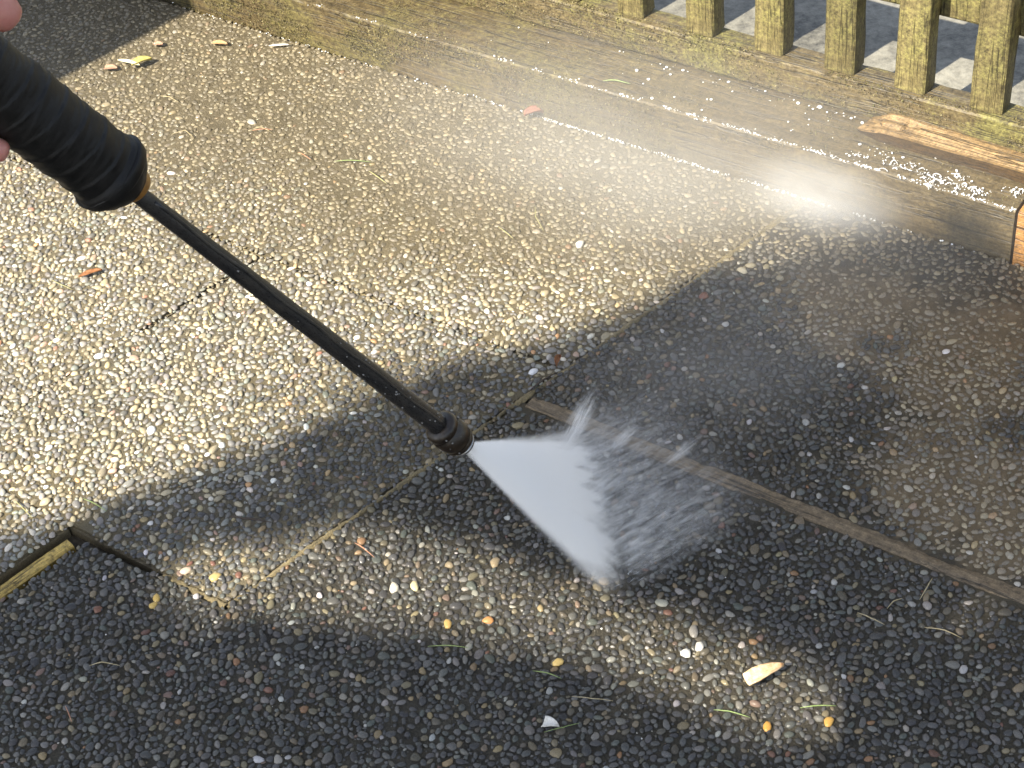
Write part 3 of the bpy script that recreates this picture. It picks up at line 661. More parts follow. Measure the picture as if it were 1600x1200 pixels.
lathe('collar', [(-0.008, 0.0140), (-0.006, 0.0152), (0.002, 0.0150), (0.0045, 0.0132), (0.005, 0.009)], M_brass, lance, 32).location = (0, 0.004, 0)
tr0, tr1 = 0.0076, 0.0108
lathe('tube', [(-0.02 + (LT - 0.018) * i / 60, tr0 + (tr1 - tr0) * i / 60) for i in range(61)], M_tube, lance, 24, lambda x, th, r: 0.0004 * mnoise.noise((x * 90, math.cos(th) * 2, math.sin(th) * 2)))
V, Fc = tube([(0.02 + (LT - 0.06) * i / 40, 0.0035 + 0.0008 * math.sin(i * 0.7), (tr0 + (tr1 - tr0) * i / 40) * 0.86) for i in range(41)], [0.0018] * 41, 8); mesh_obj('seam', V, Fc, M_tube, lance, True)
nz0 = LT - 0.041
noz = lathe('nozzle', [(nz0, 0.0100), (nz0 + 0.001, 0.0150), (nz0 + 0.004, 0.0175), (nz0 + 0.009, 0.0180), (nz0 + 0.0105, 0.0168), (nz0 + 0.0125, 0.0168), (nz0 + 0.014, 0.0184), (nz0 + 0.026, 0.0186), (nz0 + 0.031, 0.0178),
                       (nz0 + 0.0325, 0.0162), (nz0 + 0.034, 0.0172), (nz0 + 0.038, 0.0165), (nz0 + 0.041, 0.0140), (nz0 + 0.040, 0.008)], M_rub, lance, 40, lambda x, th, r: 0.0005 * mnoise.noise((x * 160, math.cos(th) * 3, math.sin(th) * 3)))
lathe('ring', [(nz0 + 0.0405, 0.0125), (nz0 + 0.042, 0.0142), (nz0 + 0.0445, 0.0140), (nz0 + 0.0455, 0.0118)], M_steel, noz, 32)
lathe('tip', [(nz0 + 0.038, 0.006), (nz0 + 0.046, 0.0058), (nz0 + 0.0475, 0.004)], M_brass, noz, 20)
LV_, LF_, ln_ = [], [], 0
bmI = bmesh.new(); bmesh.ops.create_icosphere(bmI, subdivisions=1, radius=1.0); bmI.verts.index_update(); IV = np.array([v.co[:] for v in bmI.verts]); IF = np.array([[v.index for v in f_.verts] for f_ in bmI.faces]); bmI.free()
for i in range(170):
    x = LT - 0.005 - abs(random.gauss(0, 0.16)); th = random.uniform(0, 6.28)
    if x < 0.03: continue
    r0 = 0.0184 if x > nz0 + 0.012 else (0.0178 if x > nz0 + 0.003 else tr0 + (tr1 - tr0) * x / LT); rd = random.choice([0.0004, 0.0006, 0.0009, 0.0012])
    LV_.append(IV * np.array([rd * 1.3, rd, rd]) + np.array([x, r0 * math.cos(th), r0 * math.sin(th)])); LF_.append(IF + ln_); ln_ += len(IV)
t = NT('clinging_drops'); M_drop = t.bsdf((0.16, 0.155, 0.145), 0.06, spec=0.9)
tag(tri_mesh('drops', np.concatenate(LV_), np.concatenate(LF_), M_drop, lance, True), kind='stuff')
# trigger gun and hose behind the grip, beyond the picture edge
lathe('gun_body', [(-0.52, 0.012), (-0.515, 0.026), (-0.47, 0.028), (-0.43, 0.026), (-0.418, 0.02)], M_rub, lance, 28)
Linv = np.array(lance.matrix_world.inverted())
def toL(p): return (Linv @ np.append(np.asarray(p, float), 1.0))[:3]
g0 = Pg - ax * 0.515
V, Fc = tube([toL(p) for p in (g0, g0 - ax * 0.05 + np.array([0, -0.02, 0]), g0 + np.array([0.0, -0.18, 0.0]), np.array([-0.55, 0.45, 1.02]), np.array([-0.45, 0.1, 0.95]), np.array([-0.5, -0.3, 0.6]), np.array([-0.6, -0.6, 0.02]))], [0.009] * 7, 12)
mesh_obj('hose', V, Fc, M_tape, lance, True)

# ------------------------------------------------------------------ hand on the grip
t = NT('skin'); o = t.coord('Object'); n1 = t.noise(55, 4, 0.6, o); n2 = t.noise(600, 3, 0.7, o)
M_skin = t.bsdf(t.ramp(n1, [(0.3, (0.42, 0.15, 0.12)), (0.7, (0.55, 0.24, 0.19))]), 0.45, n2, 0.25, 0.0008, Subsurface_Weight=0.25, Subsurface_Scale=0.004)
t = NT('sleeve'); n1 = t.noise(120, 4, 0.7, t.coord('Object')); M_sleeve = t.bsdf(t.ramp(n1, [(0.3, (0.03, 0.04, 0.06)), (0.7, (0.06, 0.07, 0.10))]), 0.9, n1, 0.5, 0.002)
t = NT('nail'); M_nail = t.bsdf((0.62, 0.36, 0.30), 0.25)
def skin_mesh(name, chains, mat, parent, levels=2):
    """chains: list of lists of (point, radius); a chain may start with the index key of a named joint"""
    verts, edges, rad, key = [], [], [], {}
    for ch in chains:
        prev = None
        for it in ch:
            if isinstance(it, str): prev = key[it]; continue
            nm = None
            if len(it) == 3: p, r, nm = it
            else: p, r = it
            verts.append(tuple(float(q) for q in p)); rad.append(r); i = len(verts) - 1
            if nm: key[nm] = i
            if prev is not None: edges.append((prev, i))
            prev = i
    m = bpy.data.meshes.new(name); m.from_pydata(verts, edges, []); m.update(); o = bpy.data.objects.new(name, m); C.objects.link(o)
    md = o.modifiers.new('skin', 'SKIN'); md.use_smooth_shade = True
    for i, sv in enumerate(m.skin_vertices[0].data): sv.radius = (rad[i], rad[i]); sv.use_root = (i == 0)
    sb = o.modifiers.new('sub', 'SUBSURF'); sb.levels = levels; sb.render_levels = levels
    m.materials.append(mat)
    if parent: o.parent = parent
    return o
# local frame of the grip at the hand: along the lance (l), across in the picture (c, up-right positive), toward the viewer (t)
vw = cam2w([0, 0, -1])
cc_ = np.cross(ax, vw); cc_ /= np.linalg.norm(cc_)
if cc_ @ cam2w([1, -1, 0]) < 0: cc_ = -cc_
tt_ = np.cross(ax, cc_); 
if tt_ @ vw < 0: tt_ = -tt_
HB = Pg + ax * -0.215                       # middle of the hand on the lance axis
def HPt(l, c, t_): return HB + ax * l + cc_ * c + tt_ * t_
def PD(px, py, dep): return D(px, py, dep)
hand = empty('person', HB); tag(hand, 'bare hand of a person gripping the taped lance at the picture edge', 'person')
hand.location = Vector([float(q) for q in HB]); bpy.context.view_layer.update()
def toH(p): return np.asarray(p) - HB
g = RG + 0.0095
ELB = np.array([-0.62, 0.42, 1.22]); WR = HPt(-0.105, -0.045, -0.035)
thumb_tip = PD(24, 38, 1.372); idx_tip = PD(16, 241, 1.405)
chains = [
    [(toH(ELB * 0.55 + WR * 0.45), 0.036), (toH(ELB * 0.25 + WR * 0.75), 0.030), (toH(WR), 0.027, 'wrist'), (toH(HPt(-0.05, -0.020, -0.050)), 0.026, 'palm'), (toH(HPt(-0.005, -0.004, -0.049)), 0.022, 'knuck')],
    ['palm', (toH(HPt(-0.02, 0.030, -0.034)), 0.017), (toH(HPt(0.012, g + 0.006, 0.000)), 0.0135), (toH(thumb_tip - ax * 0.034 + cc_ * 0.006), 0.0165), (toH(thumb_tip - ax * 0.014), 0.0165), (toH(thumb_tip), 0.0135)],
]
for k, (l0, dl) in enumerate(((0.010, 0.030), (-0.016, 0.006), (-0.041, -0.02), (-0.064, -0.045))):
    rr = (0.0098, 0.0102, 0.0098, 0.0086)[k]
    tip = idx_tip if k == 0 else HPt(dl, -g * 0.35, g * 0.98)
    a1 = HPt(l0, -0.030, -0.042); a2 = HPt(l0 + 0.008, -(g + 0.010), -0.004)
    chains.append(['knuck' if k < 2 else 'palm', (toH(a1), rr * 1.2), (toH(a2), rr * 1.08), (toH((a2 * 0.45 + tip * 0.55) - cc_ * 0.006), rr), (toH(tip), rr * (0.86 if k else 1.05))])
skin_mesh('hand', chains, M_skin, hand)
skin_mesh('sleeve', [[(toH(ELB + np.array([-0.02, -0.30, 0.22])), 0.066), (toH(ELB), 0.056), (toH(ELB * 0.6 + WR * 0.4), 0.046), (toH(ELB * 0.42 + WR * 0.58), 0.042)]], M_sleeve, hand)

# ------------------------------------------------------------------ water
def vol_mat(name, build, col=(0.995, 0.995, 0.995), aniso=0.0):
    t = NT(name); v = t.n('ShaderNodeVolumePrincipled'); v.inputs['Color'].default_value = (*col, 1); v.inputs['Anisotropy'].default_value = aniso
    t.l(build(t), v.inputs['Density']); t.l(v.outputs[0], t.out.inputs['Volume']); return t.m
ap = Pn + ax * 0.007; E1 = G(968, 931); E2 = G(905, 682)
d1 = (E1 - ap) / np.linalg.norm(E1 - ap); d2 = (E2 - ap) / np.linalg.norm(E2 - ap)
fx = d1 + d2; fx /= np.linalg.norm(fx); fz = np.cross(d1, d2); fz /= np.linalg.norm(fz); fy = np.cross(fz, fx)
half = math.acos(np.clip(d1 @ d2, -1, 1)) / 2
LF1, LF2 = np.linalg.norm(E1 - ap), np.linalg.norm(E2 - ap)
sgn = 1 if d1 @ fy > 0 else -1
def loc(p): q = np.asarray(p) - ap; return np.array([q @ fx, q @ fy, q @ fz])
tw = lambda x: 0.006 + 0.045 * x
prf = []
x1 = (loc(E1)[0], loc(E1)[1]); x2 = (loc(E2)[0], loc(E2)[1])
ex1 = np.array(x1) * 1.0; ex2 = np.array(x2) * 1.0
# closed wedge, a little wider than the visible fan
wide = 0.012
def wv(px_, py_, s): return (px_, py_, s * tw(px_) * 1.05)
y1 = ex1[1] + (wide if ex1[1] > 0 else -wide); y2 = ex2[1] + (wide if ex2[1] > 0 else -wide)
V = []
for s in (-1, 1):
    V += [wv(-0.002, 0.008 * (1 if y1 > 0 else -1), s), wv(ex1[0], y1, s), wv(ex2[0], y2, s), wv(-0.002, -0.008 * (1 if y1 > 0 else -1), s)]
Fc = [(0, 1, 2, 3), (7, 6, 5, 4), (0, 4, 5, 1), (1, 5, 6, 2), (2, 6, 7, 3), (3, 7, 4, 0)]
th_ = math.tan(half)
bx_, by_ = ex2[0] - ex1[0], ex2[1] - ex1[1]     # landing line, for the fade towards the paving
def fan_density(t):
    o = t.coord('Object'); sp = t.n('ShaderNodeSeparateXYZ'); t.l(o, sp.inputs[0]); X, Y, Z = sp.outputs
    X = t.math('MAXIMUM', X, 0.004)
    a = t.math('DIVIDE', Y, t.math('ADD', t.math('MULTIPLY', X, th_), 0.003))
    if sgn < 0: a = t.math('MULTIPLY', a, -1.0)                      # a -> +1 on the near, sharp edge
    lat = t.math('MULTIPLY', t.smooth(a, 0.58, 1.02, 1, 0), t.smooth(a, -1.05, -0.40, 0, 1))
    th = t.math('ADD', t.math('MULTIPLY', X, 0.045), 0.006)
    zz = t.math('DIVIDE', t.math('ABSOLUTE', Z), th); thick = t.smooth(zz, 0.15, 1.0, 1, 0)
    # distance from the landing line as a share of the way
    num = t.math('SUBTRACT', t.math('MULTIPLY', t.math('SUBTRACT', Y, float(ex1[1])), float(bx_)), t.math('MULTIPLY', t.math('SUBTRACT', X, float(ex1[0])), float(by_)))
    full = abs((0 - ex1[1]) * bx_ - (0 - ex1[0]) * by_)
    k = t.math('DIVIDE', t.math('ABSOLUTE', num), float(full))       # 1 at nozzle, 0 on the paving
    cb = t.n('ShaderNodeCombineXYZ'); t.l(t.math('MULTIPLY', a, 11.0), cb.inputs[0]); t.l(t.math('MULTIPLY', X, 3.0), cb.inputs[1]); t.l(t.math('MULTIPLY', Z, 30.0), cb.inputs[2])
    nzz = t.smooth(t.noise(1.6, 4, 0.6, cb.outputs[0]), 0.25, 0.7, 0.0, 1.0)
    fade = t.smooth(t.math('ADD', k, t.math('MULTIPLY', t.math('SUBTRACT', nzz, 0.5), 0.42)), 0.04, 0.50, 0.03, 1.0)
    edge = t.math('MULTIPLY', t.smooth(a, 0.60, 0.95, 0.0, 0.7), t.smooth(k, 0.02, 0.30, 0.30, 1.0))                         # the near edge stays dense to the ground
    fade = t.math('MAXIMUM', fade, edge)
    dens = t.math('DIVIDE', 6.6, th)
    for q in (lat, thick, fade, t.smooth(k, 0.0, 0.05, 0.1, 1.0), t.math('ADD', t.smooth(k, 0.35, 0.9, 0.0, 0.6), t.math('MULTIPLY', nzz, 1.0))): dens = t.math('MULTIPLY', dens, q)
    return dens
M_fan = vol_mat('spray_water', fan_density)
fan = mesh_obj('spray_jet', V, Fc, M_fan); tag(fan, 'white fan of spray shooting from the lance nozzle to the paving', 'spray', kind='stuff')
bm = bmesh.new(); bm.from_mesh(fan.data); bmesh.ops.recalc_face_normals(bm, faces=bm.faces); bm.to_mesh(fan.data); bm.free()
fan.matrix_world = Matrix(((fx[0], fy[0], fz[0], ap[0]), (fx[1], fy[1], fz[1], ap[1]), (fx[2], fy[2], fz[2], ap[2]), (0, 0, 0, 1)))
def puff(name, c, rad, dens, label, nscale=2.2, rz=0.0):
    def bd(t):
        o = t.coord('Object'); ln = t.n('ShaderNodeVectorMath', operation='LENGTH'); t.l(o, ln.inputs[0])
        f_ = t.smooth(ln.outputs['Value'], 0.1, 1.0, 1, 0); nn2 = t.smooth(t.noise(nscale, 4, 0.6, o), 0.30, 0.70, 0.35, 1.0)
        return t.math('MULTIPLY', t.math('MULTIPLY', f_, nn2), dens)
    bm = bmesh.new(); bmesh.ops.create_icosphere(bm, subdivisions=3, radius=1.0)
    o = bm_obj(name, bm, vol_mat(name, bd)); o.location = Vector([float(q) for q in c]); o.scale = rad; o.rotation_euler = (0, 0, rz)
    return tag(o, label, 'mist', kind='stuff')
puff('mist', G(1285, 308, 0.05), (0.16, 0.085, 0.07), 15, 'bright puff of mist against the sleeper face', 1.3, FROT)
puff('mist', G(1130, 560, 0.09), (0.30, 0.20, 0.085), 1.5, 'thin mist drifting over the shaded paving behind the spray', 2.0)
puff('mist', G(1040, 240, 0.12), (0.72, 0.34, 0.12), 2.8, 'thin sunlit mist drifting along the foot of the sleeper', 1.6, FROT)
# splash sheet: torn streaks of water thrown up the paving from where the fan lands
sdir = G(1060, 742) - G(940, 805); sang = math.atan2(sdir[1], sdir[0])
def splash_density(t):
    o = t.coord('Object'); sp = t.n('ShaderNodeSeparateXYZ'); t.l(o, sp.inputs[0]); X, Y, Z = sp.outputs       # -1..1 box: x away from the fan
    cb = t.n('ShaderNodeCombineXYZ'); t.l(t.math('MULTIPLY', X, 2.6), cb.inputs[0]); t.l(t.math('MULTIPLY', Y, 19.0), cb.inputs[1]); t.l(t.math('MULTIPLY', Z, 1.3), cb.inputs[2])
    n1 = t.noise(1.5, 4, 0.55, cb.outputs[0], 0.8)
    fx_ = t.math('MULTIPLY', t.smooth(X, -0.98, -0.75, 0, 1), t.smooth(X, -0.75, 0.95, 1.0, 0.0)); fy_ = t.smooth(t.math('ABSOLUTE', Y), 0.55, 1.0, 1, 0); fz_ = t.smooth(Z, -0.6, 0.95, 1, 0)
    st_ = t.smooth(n1, 0.45, 0.76, 0.06, 1.0)
    d = t.math('MULTIPLY', t.math('MULTIPLY', t.math('MULTIPLY', fx_, fy_), fz_), st_)
    return t.math('MULTIPLY', d, 140.0)
bm = bmesh.new(); bmesh.ops.create_cube(bm, size=2.0)
so_ = bm_obj('spray_splash', bm, vol_mat('splash_mist', splash_density)); cpt = (G(897, 690) + G(962, 912)) / 2 + sdir / np.linalg.norm(sdir) * 0.085
so_.location = Vector([float(cpt[0]), float(cpt[1]), 0.021]); so_.scale = (0.125, 0.155, 0.017); so_.rotation_euler = (0, 0, sang)
tag(so_, 'torn white sheet of splash thrown across the paving from the landing spray', 'spray', kind='stuff')

# droplet streaks and drops
t = NT('splash_water'); tr = t.n('ShaderNodeBsdfTransparent'); pr = t.n('ShaderNodeBsdfPrincipled'); pr.inputs['Base Color'].default_value = (0.86, 0.88, 0.92, 1); pr.inputs['Roughness'].default_value = 0.15
mx = t.n('ShaderNodeMixShader'); mx.inputs[0].default_value = 0.42; t.l(tr.outputs[0], mx.inputs[1]); t.l(pr.outputs[0], mx.inputs[2]); t.l(mx.outputs[0], t.out.inputs[0]); M_splash = t.m
t = NT('foam_water'); M_foam = t.bsdf((0.88, 0.89, 0.90), 0.08, spec=0.9)
SV, SF = [], []
def streak(p, d, L, r):
    d = np.asarray(d) / np.linalg.norm(d); a = np.cross(d, [0.1, 0.3, 0.9]); a /= np.linalg.norm(a); b_ = np.cross(d, a); o = len(SV)
    SV.append(p - d * L * 0.5)
    for k in range(4): th = k * math.pi / 2; SV.append(p + d * L * 0.12 + (a * math.cos(th) + b_ * math.sin(th)) * r)
    SV.append(p + d * L * 0.5)
    for k in range(4): k1 = (k + 1) % 4; SF.append((o, o + 1 + k1, o + 1 + k)); SF.append((o + 5, o + 1 + k, o + 1 + k1))
sd_ = G(1060, 742) - G(940, 805); sd_ /= np.linalg.norm(sd_)
hit0, hit1 = np.array([897, 690.0]), np.array([962, 912.0])
for i in range(260):
    k = random.random(); b0 = hit0 * (1 - k) + hit1 * k; s = abs(random.gauss(0, 0.42))
    if s > 1.25: continue
    e = b0 + np.array([150, -75 + 45 * (k - 0.5)]) * s + np.array([random.gauss(0, 7), random.gauss(0, 7)])
    z = 0.006 + max(0, random.gauss(0.012, 0.012)) * (1 + s)
    d = sd_ + np.array([random.gauss(0, 0.10), random.gauss(0, 0.10), 0.12 + random.gauss(0, 0.14)])
    streak(G(e[0], e[1], z), d, random.uniform(0.004, 0.016) * (1.2 - 0.4 * s), random.uniform(0.00015, 0.0004))
def plume(p0, p1, wd, dens, label):
    p0, p1 = np.asarray(p0), np.asarray(p1); d = p1 - p0; L = np.linalg.norm(d); d /= L; a = np.cross(d, vw); a /= np.linalg.norm(a); b_ = np.cross(d, a)
    def bd(t):
        o = t.coord('Object'); sp = t.n('ShaderNodeSeparateXYZ'); t.l(o, sp.inputs[0]); X, Y, Z = sp.outputs
        cb = t.n('ShaderNodeCombineXYZ'); t.l(t.math('MULTIPLY', X, 1.2), cb.inputs[0]); t.l(t.math('MULTIPLY', Y, 3.0), cb.inputs[1]); t.l(t.math('MULTIPLY', Z, 2.0), cb.inputs[2])
        n1 = t.smooth(t.noise(1.3, 4, 0.6, cb.outputs[0], 1.0), 0.42, 0.72, 0.0, 1.0)
        ln = t.n('ShaderNodeVectorMath', operation='LENGTH'); t.l(o, ln.inputs[0]); f_ = t.smooth(ln.outputs['Value'], 0.2, 1.0, 1, 0)
        return t.math('MULTIPLY', t.math('MULTIPLY', t.math('MULTIPLY', f_, n1), t.smooth(X, -1.0, 1.0, 1.3, 0.5)), dens)
    bm = bmesh.new(); bmesh.ops.create_icosphere(bm, subdivisions=3, radius=1.0); o = bm_obj('splash_plume', bm, vol_mat('splash_plume', bd)); c = (p0 + p1) / 2
    S_ = (L * 0.62, wd, wd)
    o.matrix_world = Matrix(((d[0] * S_[0], a[0] * S_[1], b_[0] * S_[2], c[0]), (d[1] * S_[0], a[1] * S_[1], b_[1] * S_[2], c[1]), (d[2] * S_[0], a[2] * S_[1], b_[2] * S_[2], c[2]), (0, 0, 0, 1)))
    return tag(o, label, 'spray', kind='stuff')
plume(G(880, 705, 0.014), G(932, 606, 0.05), 0.017, 260, 'tall white plume of splash leaping across the end of the wooden strip')
plume(G(950, 708, 0.008), G(1000, 662, 0.03), 0.011, 230, 'small white plume of splash over the wooden strip, middle of three')
plume(G(1035, 728, 0.008), G(1095, 682, 0.03), 0.010, 230, 'thin white plume of splash farthest from the spray over the strip')
plume(G(905, 790, 0.008), G(985, 725, 0.03), 0.013, 120, 'faint plume of splash in front of the wooden strip close to the fan')
tag(tri_mesh('splash', np.array(SV), np.array(SF), M_splash, None, True), 'white streaks of water splashing off the paving beside the spray', 'splash', kind='stuff')
# drops and froth along the timber
bmI = bmesh.new(); bmesh.ops.create_icosphere(bmI, subdivisions=1, radius=1.0); IV = np.array([v.co[:] for v in bmI.verts]); bmI.verts.index_update(); IF = np.array([[v.index for v in f_.verts] for f_ in bmI.faces]); bmI.free()
DV, DF, no = [], [], 0
def drop(p, r, sq=0.7):
    global no
    DV.append(IV * np.array([r * random.uniform(0.7, 1.5), r * random.uniform(0.7, 1.5), r * sq]) + np.asarray(p)); DF.append(IF + no); no += len(IV)
def dens_u(u, ctr, wd): return math.exp(-((u - ctr) / wd) ** 2)
for i in range(1300):                                   # foot of the sleeper
    u = random.uniform(-0.05, uEnd)
    if random.random() < 0.10 + 0.9 * (sst(np.array(u), 0.55, 0.8) * (1 - sst(np.array(u), 1.25, 1.4))) * 0.85 and mnoise.noise((u * 22, 0, 7)) > -0.25:
        drop(FP(u, -0.0035 + random.gauss(0, 0.0018), 0.0025), random.choice([0.0005, 0.0007, 0.0009, 0.0012, 0.0016]))
for i in range(900):                                   # upper front edge of the sleeper
    u = random.uniform(0.2, uEnd); pk = sst(np.array(u), 0.62, 1.05)
    if mnoise.noise((u * 18, 3, 2)) > 0.12 - 0.35 * pk and random.random() < 0.25 + 0.6 * pk:
        drop(FP(u, 0.004 + random.gauss(0, 0.0025), H1 - 0.001), random.choice([0.0005, 0.0007, 0.0009, 0.0012, 0.0017]))
for i in range(170):                                    # top of the sleeper and seam
    u = random.uniform(0.6, uEnd - 0.05); v_ = random.choice([random.uniform(0.01, 0.1), 0.1 + random.gauss(0, 0.003)])
    if dens_u(u, 1.2, 0.32) > random.random(): drop(FP(u, v_, H1 + 0.001), random.choice([0.0007, 0.001, 0.0014, 0.002, 0.003]) * random.uniform(0.7, 1.1))
foam_c = [(1395, 258), (1425, 262), (1445, 275), (1470, 283), (1500, 277), (1505, 292), (1450, 290), (1530, 300), (1585, 300), (1340, 244), (1375, 240)]
for (x, y) in foam_c:
    c = G(x, y, H1)
    for i in range(22):
        a_ = random.uniform(0, 6.28); rr = random.uniform(0, 0.016); drop(c + U * rr * math.cos(a_) * 1.4 + N * rr * math.sin(a_) * 0.6 + np.array([0, 0, random.uniform(0, 0.004)]), random.choice([0.0005, 0.0006, 0.0008, 0.001, 0.0016]), 0.8)
for (x, y) in foam_c[:9]:                                # torn strands of froth
    for q in range(3):
        c = G(x + random.uniform(-16, 16), y + random.uniform(-7, 7), H1 + 0.001); R0 = random.uniform(0.003, 0.008); a0 = random.uniform(0, 6.28); ht = random.uniform(0.001, 0.007)
        for m_ in range(16):
            th = a0 + m_ * 0.16; drop(c + U * R0 * math.cos(th) + N * R0 * 0.7 * math.sin(th) + np.array([0, 0, ht * math.sin(m_ / 15 * math.pi)]), random.uniform(0.0004, 0.0009), 1.0)
tag(tri_mesh('water_drops', np.concatenate(DV), np.concatenate(DF), M_foam, None, True), 'white water drops and froth along the edges of the sleeper', 'water', kind='stuff')

# ------------------------------------------------------------------ litter
def simple(name, c0, c1, rough=0.6, scale=260):
    t = NT(name); o = t.coord('Object'); n1 = t.noise(scale, 4, 0.7, o); return t.bsdf(t.ramp(n1, [(0.32, c0), (0.68, c1)]), rough, n1, 0.3, 0.001)
M_lyel = simple('leaf_yellow', (0.30, 0.26, 0.06), (0.45, 0.39, 0.15)); M_lpale = simple('leaf_pale', (0.62, 0.56, 0.30), (0.8, 0.76, 0.55))
M_lpink = simple('leaf_pink', (0.30, 0.16, 0.10), (0.44, 0.28, 0.19)); M_lbr = simple('leaf_brown', (0.16, 0.065, 0.02), (0.38, 0.16, 0.06)); M_lred = simple('leaf_red', (0.13, 0.04, 0.025), (0.30, 0.11, 0.06))
M_lor = simple('leaf_orange', (0.36, 0.2, 0.08), (0.5, 0.32, 0.17)); M_chip = simple('chip_wood', (0.46, 0.26, 0.12), (0.80, 0.62, 0.40), 0.6, 190); M_white = simple('chip_white', (0.6, 0.57, 0.5), (0.82, 0.8, 0.74))
M_green = simple('grass_green', (0.13, 0.20, 0.05), (0.27, 0.34, 0.13)); M_straw = simple('needle_straw', (0.30, 0.24, 0.12), (0.5, 0.42, 0.26)); M_ndl = simple('needle_brown', (0.30, 0.13, 0.07), (0.5, 0.26, 0.16)); M_twig = simple('twig', (0.02, 0.014, 0.01), (0.07, 0.045, 0.03)); M_lime = simple('grass_yellow', (0.26, 0.25, 0.10), (0.42, 0.39, 0.19))
def placed(name, V, Fc, mat, org, label, cat, group=None, smooth=True, parent=None):
    o = mesh_obj(name, [np.asarray(v) - org for v in V], Fc, mat, parent, smooth); o.location = Vector([float(q) for q in org])
    if label: tag(o, label, cat, group)
    return o
def leaf(name, p, q, wpx, z, mat, label, curl=0.004, cat='leaf', blunt=0.0, n=12, thick=0.0006):
    a, b = G(*p, z), G(*q, z); d = b - a; L = np.linalg.norm(d); d /= L; nn = np.cross([0, 0, 1], d); wd = wpx
    V, Fc = [], []
    m = 4
    for side in (1, -1):
        for i in range(n + 1):
            k = i / n; wk = wd * max(math.sin(math.pi * min(1, k * (1 - blunt * 0.55) + blunt * 0.55)) ** 0.75, 0.02) * (1 + 0.12 * mnoise.noise((k * 6, L * 99, 2)))
            for j in range(-m, m + 1):
                s = j / m; V.append(a + d * L * k + nn * wk * s + np.array([0, 0, curl * (s * s) * 0.9 + curl * 0.7 * math.sin(k * 3.1) + 0.0008 * mnoise.noise((k * 5, s * 2, L * 50)) + side * thick * 0.5]))
    w_ = 2 * m + 1; off_ = (n + 1) * w_
    for i in range(n):
        for j in range(2 * m):
            v0 = i * w_ + j; Fc.append((v0, v0 + w_, v0 + w_ + 1, v0 + 1)[::-1]); v1 = v0 + off_; Fc.append((v1, v1 + w_, v1 + w_ + 1, v1 + 1))
    rim = [i * w_ for i in range(n + 1)] + [n * w_ + j for j in range(1, w_)] + [i * w_ + w_ - 1 for i in range(n - 1, -1, -1)] + [j for j in range(w_ - 2, 0, -1)]
    for i in range(len(rim)): r0, r1 = rim[i], rim[(i + 1) % len(rim)]; Fc.append((r0, r1, r1 + off_, r0 + off_))
    return placed(name, V, Fc, mat, a, label, cat)
def blade(name, pts, z, r, mat, label, cat='grass blade', group=None, taper=0.35):
    P_ = [G(*p, z) for p in pts]; out = []
    for i in range(len(P_) - 1):
        for k in range(6): f_ = k / 6; out.append(P_[i] * (1 - f_) + P_[i + 1] * f_)
    out.append(P_[-1]); n_ = len(out)
    out = [p + np.array([0, 0, 0.0022 * math.sin(math.pi * i / (n_ - 1)) + 0.0006 * mnoise.noise((i * 0.4, pts[0][0], 0))]) for i, p in enumerate(out)]
    V, Fc = tube(out, [r * (1 - (1 - taper) * abs(2 * i / (n_ - 1) - 1) ** 2) for i in range(n_)], 6)
    return placed(name, V, Fc, mat, P_[0], label, cat, group)
ZP = 0.0052
lf = leaf('fallen_leaf', (206, 103), (238, 94), 0.0085, ZP + 0.002, M_lyel, 'curled yellow-green leaf on the muddy paving near the taped grip', 0.006, 'leaf', 0.25)
leaf('fallen_leaf', (184, 95), (219, 103), 0.0042, ZP + 0.004, M_lpale, 'pale cream pointed leaf touching the curled yellow-green leaf', 0.003)
leaf('fallen_leaf', (163, 107), (184, 108), 0.0075, ZP, M_lpink, 'pinkish leaf scrap beside the pale pointed leaf, close to the shadow edge', 0.003, 'leaf', 0.3)
leaf('fallen_leaf', (240, 70), (255, 71), 0.0065, ZP, M_lpink, 'small pink leaf scrap just inside the sunlight past the yellow leaf', 0.003, 'leaf', 0.3)
leaf('fallen_leaf', (332, 68), (356, 70), 0.006, ZP, M_lor, 'orange leaf scrap on muddy paving near the corner of the sleeper', 0.003, 'leaf', 0.3)
leaf('wood_chip', (420, 72), (452, 70), 0.0026, ZP + 0.001, M_white, 'white sliver lying on the muddy paving near the sleeper', 0.001, 'chip')
leaf('fallen_leaf', (819, 182), (851, 177), 0.0085, ZP + 0.003, M_lred, 'red-brown curled leaf wet at the foot of the sleeper', 0.008, 'leaf', 0.25)
leaf('fallen_leaf', (123, 434), (160, 422), 0.0050, ZP, M_lbr, 'rusty brown leaf on the bright pebbles below the grip', 0.003)
leaf('fallen_leaf', (869, 574), (876, 558), 0.0045, ZP + 0.002, M_lbr, 'dark red-brown leaf scrap stuck upright in the mortar joint', 0.006)
leaf('wood_chip', (1166, 1066), (1225, 1041), 0.0092, ZP + 0.004, M_chip, 'tan boat-shaped wood chip on dark pebbles in the light streak', 0.005, 'chip', 0.62, thick=0.003)
leaf('wood_chip', (849, 1130), (874, 1136), 0.0075, ZP + 0.002, M_white, 'small white triangular chip on the dark wet pebbles', 0.004, 'chip', 0.9, n=5, thick=0.0015)
